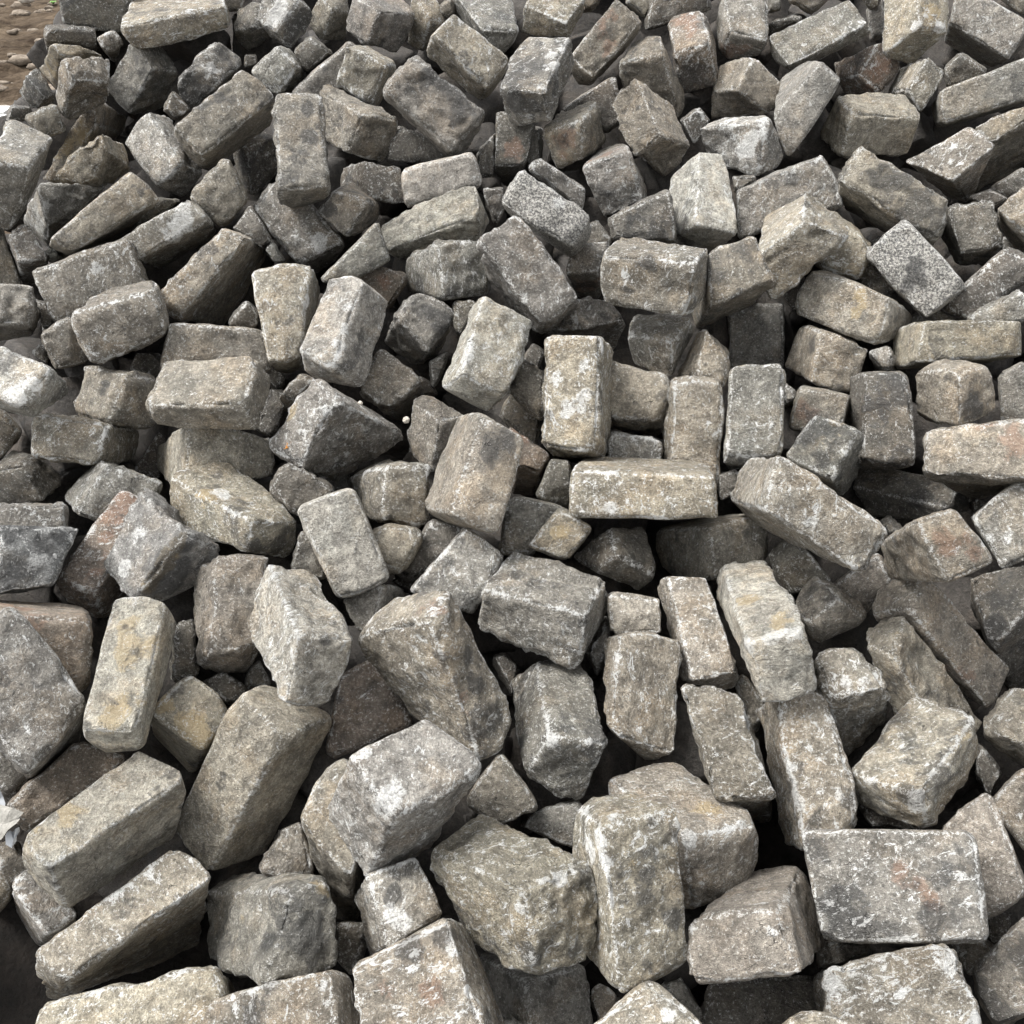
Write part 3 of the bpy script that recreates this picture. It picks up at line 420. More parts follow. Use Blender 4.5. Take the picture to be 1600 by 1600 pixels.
('J8','tr0',67,[-173,1241,455,-187,1357,368,-127,1290,515,-144,1404,427,-220,1255,487,-238,1370,398,-213,1290,527,-227,1406,441],"tan stone rounded like an egg under a grey cube",[]),
('J9','g',45,[-349,1279,445,-379,1391,357,-298,1276,423,-327,1389,336,-334,1317,489,-364,1430,402,-294,1315,467,-320,1428,380],"grey block below and left of the slanted plank-like pale block",[]),
('J15','g',24,[-329,1552,409,-357,1676,322,-290,1557,399,-314,1682,315,-340,1562,428,-367,1689,345,-298,1577,433,-323,1704,350],"grey stone below the block with the orange leaf",[]),
('K1','b',81,[-124,1519,576,-140,1513,476,-78,1561,567,-57,1571,490,-179,1592,574,-186,1583,472,-158,1635,568,-137,1635,478],"brown-grey block with a rusty tinge below and left of the white-edged leaning block",[]),
('K2','tg',142,[-92,1235,585,-20,1239,540,-46,1328,697,25,1331,652,-143,1359,510,-131,1373,479,-89,1453,623,-49,1462,586],"large tilted tan block with a rough dark patch near its top",[('k',-29,1306,650,17),('k',-14,1317,656,13)]),
('K3','g',70,[-20,1302,458,-19,1423,372,41,1301,458,44,1420,369,-3,1355,532,-1,1476,445,84,1345,520,83,1466,433],"grey block below and right of the tilted block with a rough patch",[]),
('K4','t',67,[87,1259,475,93,1373,388,123,1288,517,130,1403,431,22,1275,493,30,1391,407,76,1311,544,81,1427,458],"small tan block above the huge grey block with a tar spot",[('y',79,1287,512,12)]),
('K5','gw',95,[-59,1177,441,-68,1290,349,-13,1235,507,-20,1348,416,-151,1196,469,-157,1310,379,-71,1258,542,-80,1372,452],"dark-flecked grey block with a pale top edge right of the egg-rounded stone",[]),
('K8','r',57,[52,1443,518,39,1577,380,66,1472,538,59,1614,410,0,1452,528,-3,1580,380,-11,1507,584,-1,1631,431],"dark reddish brown block right of the tilted block with a rough patch",[('r',22,1491,564,15)]),
('K9','d',53,[95,1398,481,102,1519,401,98,1440,545,107,1560,464,40,1411,495,46,1531,414,64,1444,546,68,1565,467],"black stone left of the long block with the star scar",[]),
('L17','d',60,[-157,1270,424,-167,1384,333,-66,1327,489,-81,1442,398,-188,1274,434,-200,1391,346,-130,1332,499,-141,1449,412],"dark stone right of the slanted plank-like pale block",[]),
('L18','d',21,[-166,1310,375,-181,1419,281,-161,1318,379,-173,1431,289,-197,1317,390,-215,1428,297,-190,1327,395,-205,1440,307],"small dark stone below the egg-rounded stone",[]),
('K7','tw',144,[302,1289,615,311,1258,553,332,1502,503,337,1470,439,89,1318,608,91,1282,541,129,1532,497,125,1497,430],"long level tan block with a white star-shaped scar and a sagging top edge",[('w',144,1284,559,11),('w',127,1296,576,6),('w',136,1290,568,6)]),
('K10','d',93,[161,1265,484,232,1287,422,153,1328,495,221,1372,466,132,1278,437,207,1302,380,99,1327,429,182,1368,396],"dark block with a pale ridge line below the long block with the star scar",[]),
('K11','b',117,[319,1345,480,331,1294,404,420,1401,468,435,1357,402,244,1455,393,265,1412,326,350,1511,380,367,1467,312],"smooth brown block with a black smudge on its end left of the winged notch-ended block",[('k',382,1360,450,12)]),
('K13','b',70,[147,1150,420,163,1260,324,225,1144,425,241,1253,330,145,1193,468,162,1302,373,220,1183,469,237,1293,375],"flat pinkish brown block above the white-veined reddish block",[]),
('K16','gw',52,[171,1523,490,188,1649,411,261,1511,489,277,1637,409,176,1550,536,193,1677,458,257,1532,527,275,1660,450],"low dark grey block with a white rim above the long block with the star scar",[]),
('K17','tw',105,[271,1485,471,356,1477,470,278,1568,622,361,1563,625,276,1596,405,363,1590,405,291,1687,565,373,1677,563],"narrow upright tan block speckled with white",[]),
('K18','gw',113,[356,1457,543,386,1564,447,446,1442,553,472,1545,452,371,1561,657,399,1667,560,454,1545,666,484,1649,567],"upright dark grey block with a square lower end",[]),
('L15','d',32,[356,1450,458,386,1567,379,400,1458,489,431,1574,408,354,1477,492,380,1596,414,381,1473,505,412,1593,429],"dark stone below and right of the narrow speckled upright block",[]),
('K19','tgw',150,[342,1150,647,479,1107,571,361,1188,711,514,1138,626,361,1409,489,430,1385,440,395,1443,547,502,1407,482],"large winged tan block with a dark notched left end",[('k',362,1215,670,7),('k',367,1298,600,8),('w',410,1143,634,11),('w',425,1130,611,9),('w',402,1154,653,7)]),
('L1','gkc',99,[500,1345,571,596,1520,420,541,1385,636,622,1554,477,433,1389,585,558,1552,417,482,1426,647,581,1593,484],"lumpy stone swirled with black and ochre",[('k',476,1406,624,15),('k',491,1366,589,12),('k',457,1399,607,10),('y',507,1385,618,16),('y',511,1402,638,10)]),
('L2','d',116,[595,1480,517,628,1629,430,681,1460,517,712,1612,434,594,1559,649,630,1703,555,668,1543,655,708,1690,566],"tall dark slab standing on end",[('k',626,1530,616,22)]),
('L3','dk',104,[748,1450,443,749,1472,400,782,1499,472,825,1500,398,627,1579,402,676,1581,332,648,1624,426,703,1627,356],"long dark chocolate slab",[('k',717,1486,437,18)]),
('L4','tb',125,[781,1290,605,891,1479,445,800,1347,676,920,1531,511,642,1354,575,830,1535,406,655,1400,631,814,1587,470],"large cracked tan block at the right edge",[('r',767,1337,644,14),('r',728,1367,649,8)]),
('L5','tb',120,[564,1037,610,629,1052,636,526,1095,671,577,1102,687,576,1218,471,644,1227,490,560,1258,508,610,1273,536],"tan block with brown streaks like brush strokes on its top",[('r',559,1077,655,8),('r',564,1065,643,7),('r',589,1072,654,7),('r',598,1060,642,7)]),
('L6','gw',84,[756,1244,472,819,1349,395,820,1240,523,884,1346,447,717,1310,525,779,1416,450,779,1317,591,842,1421,513],"grey block with a white mark in the middle right of the brush-streaked block",[('w',759,1270,513,6),('w',742,1278,507,6),('w',763,1272,518,5)]),
('L11','d',65,[432,1254,412,473,1366,321,501,1256,438,540,1369,349,408,1304,456,446,1416,367,443,1310,488,485,1423,399],"dark brown block below the winged notch-ended block",[]),
('L12','b',63,[552,1220,397,599,1329,308,588,1240,452,638,1349,362,502,1260,424,551,1369,335,571,1278,475,616,1387,387],"brown block with white scratches below and left of the brush-streaked block",[]),
('L13','g',19,[637,1407,415,686,1515,332,658,1401,429,710,1510,348,632,1426,428,678,1537,348,640,1418,439,692,1530,361],"small grey stone below the dark chocolate slab",[]),
('L14','d',20,[801,1456,430,860,1563,352,810,1451,448,874,1559,372,796,1475,438,851,1584,362,802,1471,457,862,1581,384],"dark stone below the cracked right-edge block",[]),
('M1','r',98,[-598,1118,480,-668,1233,406,-742,1071,539,-810,1187,464,-608,1054,392,-679,1170,318,-741,1008,452,-817,1123,376],"long dark brown block with a reddish left end above the rough left-edge grey slab",[('r',-734,1144,484,13),('r',-707,1143,479,13),('r',-664,1092,499,11)]),
('M2','gw',151,[-639,910,390,-725,1037,235,-581,1006,431,-671,1108,242,-741,983,505,-847,1110,351,-684,1077,544,-780,1187,365],"big rough grey slab at the left edge",[('k',-637,978,440,9)]),
('M3','py',160,[-499,950,428,-508,976,366,-499,1145,497,-498,1170,434,-571,950,434,-581,970,363,-576,1142,499,-578,1167,435],"smooth cream-coloured upright block",[('y',-551,1092,481,16),('y',-537,1069,472,18),('y',-529,978,440,14),('y',-535,951,431,10)]),
('M4','ty',105,[-437,998,337,-499,1076,194,-407,1063,361,-460,1143,222,-514,1028,385,-564,1115,256,-468,1088,404,-525,1174,273],"yellow-tinged small block with a purplish grey lower face",[('y',-499,1041,387,10),('y',-456,1024,359,12),('y',-439,1010,345,10)]),
('M6','r',101,[-657,894,293,-712,979,187,-547,991,327,-607,1077,221,-684,912,328,-742,999,224,-613,1004,353,-668,1091,250],"brown block with a thin white crack above and left of the long cream-topped block",[]),
('M8','d',44,[-718,966,271,-780,1051,170,-696,999,277,-756,1084,178,-745,980,306,-810,1064,206,-739,1019,322,-799,1103,222],"dark stone below and left of the cream upright block",[]),
('M9','d',50,[-509,1121,353,-553,1222,259,-478,1137,351,-520,1237,256,-507,1173,413,-554,1274,319,-489,1193,415,-531,1293,320],"dark stone right of the cream upright block",[]),
('M5','t',207,[-307,956,411,-424,880,214,-252,1037,364,-363,957,160,-384,1018,431,-487,945,238,-360,1094,377,-452,1020,182],"very large smooth tan block leaning to the right with a brown-shaded right side",[('w',-321,1027,391,6),('w',-353,926,333,4)]),
('M10','g',31,[-410,1143,314,-445,1242,213,-378,1157,311,-411,1257,211,-411,1163,335,-449,1265,238,-395,1181,338,-428,1282,240],"small dark grey stone below and left of the white-topped wedge block",[]),
('M12','d',39,[-427,1103,325,-466,1200,223,-403,1125,329,-441,1223,231,-467,1120,354,-506,1218,255,-438,1139,356,-476,1239,259],"black stone below the rough brown upright block",[]),
('J10','bc',131,[-435,1095,440,-376,1123,423,-441,1216,520,-365,1245,504,-487,1161,342,-416,1180,312,-509,1288,430,-428,1307,401],"rough brown upright block with a dark left side",[]),
('J11','pwb',160,[-279,1000,556,-203,1025,524,-352,1174,534,-294,1198,501,-303,970,460,-255,994,426,-390,1145,439,-331,1169,406],"big wedge-shaped block with a white top face and a brown front",[('k',-248,1010,537,7),('w',-282,1009,555,8),('w',-290,999,524,5)]),
('N0','r',105,[-272,1019,300,-289,1125,190,-145,1059,326,-169,1163,213,-253,1099,384,-280,1204,272,-209,1129,395,-226,1233,283],"smooth dark reddish brown block below and left of the black-pitted tan-brown block",[]),
('J12','twb',193,[-107,1003,574,-40,931,373,-82,1061,582,8,1004,403,-224,1091,468,-154,1067,335,-168,1158,489,-98,1113,326],"very large tan-brown block with black pits and a pinkish top",[('k',-60,1015,512,8),('k',-49,993,474,9),('k',-75,975,488,7),('k',-37,977,431,10),('k',-26,969,405,9),('r',-118,1034,561,14),('r',-68,972,469,10),('w',-122,1026,557,10),('w',-113,1014,474,6),('w',-92,995,540,5)]),
('K6','gw',160,[105,1112,494,96,1095,399,141,1221,470,149,1229,410,-44,1166,497,-53,1163,421,0,1283,484,-5,1282,411],"huge grey block with a brownish right side and a tar spot",[('k',88,1106,433,8),('k',97,1108,461,6),('w',28,1136,455,7),('w',91,1117,490,7)]),
('N3','gwkc',160,[47,950,425,134,958,399,36,1137,382,107,1159,377,13,940,346,97,934,300,-2,1145,330,78,1143,289],"big brown-grey block with a craggy black left side",[('k',14,996,351,10),('k',17,1119,362,10),('w',51,950,420,9),('w',46,1069,398,5)]),
('N4','b',82,[-21,876,328,-22,968,213,37,900,338,35,995,228,-63,903,342,-65,997,231,-15,955,392,-16,1046,277],"brown pyramid-shaped block below and left of the craggy-sided big block",[]),
('N5','d',36,[0,1149,298,-2,1256,195,13,1176,327,15,1281,223,-30,1189,342,-34,1294,237,-10,1196,343,-10,1303,243],"dark stone right of the black-pitted tan-brown block",[]),
('N8','bw',146,[137,990,382,233,994,335,156,1118,458,252,1133,426,134,1037,349,188,1028,284,138,1157,413,222,1164,371],"reddish brown upright block with a dark left side and white veins",[]),
('N9','bw',122,[263,1090,387,337,1107,390,238,1236,468,301,1243,457,255,1129,344,342,1130,324,228,1269,415,304,1277,406],"long brown block with a white-speckled left edge",[]),
('N10','py',144,[311,1016,521,391,1023,542,331,1266,460,395,1266,471,342,993,437,408,1000,458,325,1266,408,407,1258,408],"bright cream-topped long block with a white front edge and grey end",[('y',360,1060,522,12),('y',341,1137,497,11),('w',313,1030,519,9),('w',375,1029,537,9),('w',350,1027,530,8),('w',312,1019,516,8),('w',386,1022,538,7)]),
('N11','bw',130,[340,886,377,426,1116,28,309,1000,448,458,1168,12,269,894,359,367,1123,10,232,1020,447,364,1208,40],"long brown-grey block speckled with white",[]),
('N12','tww',164,[387,859,299,468,876,326,361,1029,431,435,1026,430,397,955,184,478,964,199,374,1115,301,450,1120,311],"long slanted tan block with white patches all over",[('w',377,931,353,8),('w',374,991,401,5),('w',383,904,334,9),('w',439,917,351,7)]),
('N27','b',40,[373,1095,271,405,1197,168,386,1121,312,423,1222,207,350,1147,314,378,1247,208,357,1157,331,391,1259,228],"dark brown stone below the cream-topped long slanting block",[]),
('N28','g',36,[130,1145,343,143,1252,246,153,1182,389,170,1288,290,118,1170,366,127,1276,268,148,1205,410,159,1311,311],"grey stone above and left of the white-veined reddish block",[]),
('N15','b',88,[437,1151,437,460,1155,388,482,1167,481,545,1168,428,428,1228,430,460,1229,376,464,1238,466,519,1241,415],"brown block with a white ridge right of the cream-topped long slanting block",[]),
('N16','bw',114,[438,1013,430,488,1039,255,513,1012,444,560,1076,324,429,1088,445,476,1127,288,488,1090,463,543,1144,329],"brown-grey block with white dust on its edge above and right of the white-patched slanted block",[('w',486,1028,444,6),('w',461,1027,439,5)]),
('N17','t',121,[536,1067,457,643,1011,305,572,1135,478,704,1070,313,505,1112,439,621,1036,258,550,1165,438,669,1100,274],"long tan block with a dark left side",[('y',551,1096,466,9)]),
('N18','b',137,[570,1130,490,718,1086,319,599,1180,522,766,1140,358,537,1178,433,697,1160,301,563,1224,460,730,1198,315],"very long smooth brown block",[('r',648,1143,378,14),('r',672,1103,377,11)]),
('N19','dk',102,[714,1136,411,851,1241,194,826,1200,523,941,1278,267,698,1238,462,830,1333,230,765,1238,483,904,1346,270],"charcoal block with a pale rim at the right edge",[('k',746,1188,453,23),('k',723,1160,427,17)]),
('N21','t',69,[710,951,385,772,1011,276,761,989,431,814,1054,328,657,1001,384,709,1069,287,703,1037,428,754,1106,332],"tan block with a dark underside above and right of the huge mottled dark block",[]),
('N22','tkw',167,[528,879,387,557,876,315,626,982,420,656,980,350,460,948,355,493,946,284,568,1055,394,595,1051,321],"huge dark-brown mottled block with a yellowish right corner",[('k',520,890,377,13),('k',537,1008,386,20),('k',509,994,372,14),('y',603,967,412,12),('w',530,880,383,10),('w',532,884,356,7)]),
('N23','d',43,[691,977,254,752,1063,154,709,1002,291,772,1088,191,683,1013,264,738,1098,163,686,1042,307,746,1127,205],"dark rounded stone right of the huge mottled dark block",[]),
('N26','d',34,[502,929,269,551,1013,156,570,916,265,614,1004,158,487,981,292,533,1066,181,500,973,297,552,1062,190],"dark stone below and left of the huge mottled dark block",[]),
('N1','gpw',192,[-135,768,482,-35,850,468,-194,838,509,-104,919,494,-181,796,333,-113,862,297,-247,868,363,-164,941,338],"big block with a chalk-white dusted top and brown left face",[('w',-150,795,491,15),('w',-141,777,485,10),('w',-169,839,502,9)]),
('M7','pty',190,[-566,781,372,-572,790,267,-433,929,367,-478,924,240,-618,821,377,-637,836,280,-513,970,372,-532,975,261],"long cream-topped block with a smooth brown-grey front",[('y',-575,857,373,13),('y',-597,829,377,10),('w',-512,874,250,5),('w',-483,904,284,4)]),
('P1','tw',183,[-535,692,276,-624,798,60,-394,830,282,-475,901,15,-581,717,287,-663,803,42,-450,864,305,-522,944,51],"long tan block with a shaded brown front, wedged under a cream-topped one",[]),
('P2','tw',135,[-338,639,238,-382,736,32,-363,711,277,-395,804,63,-547,592,256,-584,688,47,-557,659,286,-596,755,79],"long tan block with a chipped upper edge cut off by the bottom of the picture",[]),
('P3','gw',79,[-613,788,221,-721,899,10,-583,816,217,-686,932,12,-661,828,268,-759,934,50,-650,855,263,-739,969,55],"dark grey block with a thin white ridge below the rough left-edge grey slab",[]),
('P4','t',16,[-715,845,179,-777,918,69,-705,875,179,-764,949,71,-739,856,204,-804,931,96,-732,897,219,-793,971,110],"tan block below and left of the long cream-topped block",[]),
('P5','b',44,[-700,874,203,-763,951,96,-684,900,200,-743,977,93,-730,910,244,-792,987,137,-705,928,231,-765,1007,126],"dark brown stone left of the long cream-topped block",[]),
('P6','gkc',175,[-271,760,354,-302,679,280,-228,794,328,-214,718,261,-436,885,174,-425,818,120,-399,928,162,-376,850,92],"dark pitted boulder-like block with an ochre knob",[('k',-251,738,311,17),('k',-376,813,210,12),('k',-296,725,305,11),('y',-337,785,256,12),('y',-240,781,330,8),('y',-380,840,235,9)]),
('P7','b',106,[-202,796,325,-243,952,-9,-169,919,393,-248,1030,-5,-270,841,382,-275,954,-13,-242,929,399,-281,1051,16],"tall brown block squeezed between larger ones below and left of the chalk-dusted big block",[]),
('P8','b',66,[-336,850,267,-364,933,151,-265,853,252,-296,937,137,-313,897,296,-346,981,183,-289,910,296,-316,994,181],"dark brown triangular stone above the block with the ochre knob",[]),
('P9','gw',115,[-151,711,315,-78,749,321,-182,778,359,-120,809,356,-191,788,163,-118,825,167,-213,854,207,-150,888,207],"speckled grey block with a dark left side",[('k',-144,765,341,6),('w',-181,781,314,6),('w',-168,750,279,5),('w',-140,737,326,8)]),
('P10','d',50,[-217,781,134,-235,858,11,-197,836,168,-216,912,44,-238,792,153,-261,868,28,-241,836,171,-261,913,49],"dark stone right of the block with the ochre knob",[]),
('P11','twb',121,[-211,666,345,-195,576,289,-194,696,285,-169,606,230,-371,666,261,-361,600,241,-350,704,214,-334,625,175],"rounded tan and grey block cut off by the bottom of the picture",[('k',-300,639,287,10),('w',-211,634,323,6),('w',-216,651,333,4)]),
('P12','tww',166,[-77,704,389,-27,583,327,-59,755,290,2,633,227,-185,673,337,-154,575,308,-167,730,246,-123,620,198],"pinkish tan block with a black smudge near its top and a white rim",[('k',-114,677,364,11),('k',-123,675,361,7),('r',-145,640,338,10),('r',-90,632,347,9),('w',-69,673,374,6),('w',-46,630,351,4)]),
('P13','twk',213,[9,695,455,23,643,359,97,741,431,101,691,338,-109,817,361,-57,756,252,-40,876,355,-4,815,246],"huge knobbly block with three faces meeting in a white star",[('k',36,676,393,9),('k',16,664,386,10),('w',9,686,428,4),('w',9,691,445,4),('w',8,685,405,4),('w',51,717,443,5),('w',32,711,446,5),('w',-7,715,439,5),('w',9,696,455,6)]),
('P14','g',58,[88,886,266,94,975,152,92,934,310,99,1022,194,12,909,289,20,996,171,33,927,288,39,1018,177],"grey-tan block above and right of the knobbly white-star block",[]),
('P21','g',117,[16,753,166,26,691,119,107,793,147,108,714,75,-55,846,86,-34,761,6,47,871,45,51,796,-22],"dark grey-green block below the knobbly white-star block",[]),
('P22','p',16,[0,683,173,0,742,56,16,695,170,18,756,56,-13,697,171,-16,757,57,0,707,167,0,770,56],"tiny pale stone below and right of the black-smudged bottom block",[]),
('P15','tkw',205,[100,747,491,121,636,341,188,776,488,207,666,340,77,845,411,77,741,272,149,870,404,167,764,261],"tall craggy block with a white splash at its upper left corner",[('k',148,725,441,8),('k',146,708,420,8),('k',182,703,397,9),('k',153,665,363,10),('y',135,728,451,6),('w',96,747,474,11),('w',92,760,434,10),('w',102,727,458,7),('w',118,764,484,6)]),
('P16','tgw',160,[216,821,381,229,780,273,324,863,348,329,840,266,129,957,330,159,892,189,230,1011,314,249,962,196],"mottled blue-grey and tan block with a white front corner",[('y',257,882,354,10),('w',224,822,373,7),('w',232,785,281,6),('w',298,856,355,6)]),
('P17','b',171,[301,689,421,321,637,378,390,859,263,420,789,194,209,710,380,201,655,333,340,883,225,329,818,165],"brown block like a roof with a ridge sloping left",[('w',373,830,290,4),('w',293,675,403,4)]),
('P18','tw',77,[148,533,326,164,592,210,217,582,359,231,641,244,85,592,347,102,651,232,152,636,375,167,697,261],"domed tan block with white patches at the bottom centre",[('w',171,602,362,7)]),
('P19','g',43,[247,726,105,266,795,-21,255,736,110,279,806,-14,202,775,124,223,844,-1,231,786,131,253,857,7],"grey block right of the domed bottom block",[]),
('P20','d',109,[250,724,76,287,800,-64,415,709,105,449,785,-35,276,788,107,307,864,-32,410,778,143,445,853,3],"dark brown block below and right of the craggy white-splashed block",[]),
('P23','b',38,[129,721,74,140,792,-50,141,765,114,157,833,-14,108,771,113,116,839,-16,121,785,111,133,856,-14],"dark brown stone left of the domed bottom block",[]),
('P35','d',59,[406,1037,2,449,1140,-137,475,1040,23,517,1143,-115,411,1109,48,449,1212,-90,440,1115,73,485,1218,-65],"dark rough stone below the white-patched slanted block",[]),
('P25','gkw',211,[376,717,320,421,796,208,548,684,370,594,763,257,359,820,394,407,899,281,548,782,437,594,862,325],"large flat-lying rectangular block with black hollows along its lower edge",[('k',394,741,346,17),('k',407,731,342,15),('k',482,716,364,14),('y',447,778,395,3),('r',464,766,392,8),('r',481,745,385,9),('r',492,734,381,8)]),
('P26','bww',156,[362,669,335,350,567,289,499,671,389,516,553,319,423,795,111,409,690,60,568,788,152,570,677,92],"brown block with white-crusted edges cut off by the bottom of the picture",[('w',485,652,371,8),('w',402,657,343,7),('w',367,653,331,6),('w',496,661,381,6)]),
('P27','t',28,[357,563,332,391,617,225,389,590,350,420,645,244,295,600,333,330,654,226,328,618,337,360,674,234],"low tan stone left of the white-crusted bottom block",[]),
('P28','b',102,[601,770,286,658,850,180,645,779,326,705,858,219,561,867,333,618,947,228,620,886,388,677,963,279],"brown block with a pointed top right of the large flat rectangular block",[]),
('P29','b',58,[676,846,309,739,929,208,719,875,366,784,956,264,645,909,337,706,990,234,685,930,385,748,1011,282],"smooth brown block below and right of the huge mottled dark block",[]),
('P30','bk',94,[577,651,241,639,718,127,661,668,290,722,736,177,566,714,256,623,781,144,630,748,329,690,813,213],"dark brown block with a black front at the lower right corner",[('k',574,682,253,20),('k',611,706,294,15)]),
('P31','b',40,[631,794,114,686,864,0,659,813,151,717,881,34,619,835,132,672,904,16,652,834,140,707,906,29],"dark brown stone above and right of the white-crusted bottom block",[]),
('P32','d',36,[674,833,127,730,904,14,689,831,149,750,901,36,671,866,141,727,939,30,703,861,159,760,934,48],"dark stone below and right of the white-patched slanted block",[]),
('P33','b',49,[413,775,163,453,848,43,476,778,192,518,849,71,412,805,175,451,879,57,480,798,190,520,872,73],"dark brown stone above and left of the white-crusted bottom block",[]),
('G7','tww',139,[140,1429,566,173,1580,467,147,1535,730,181,1682,625,45,1449,565,79,1598,463,56,1548,720,88,1700,620],"upright tan block with white blotches in the middle of the pile",[('w',91,1476,621,9),('w',115,1472,624,7),('w',76,1506,662,8),('w',117,1509,681,6),('w',113,1486,646,8)]),
]
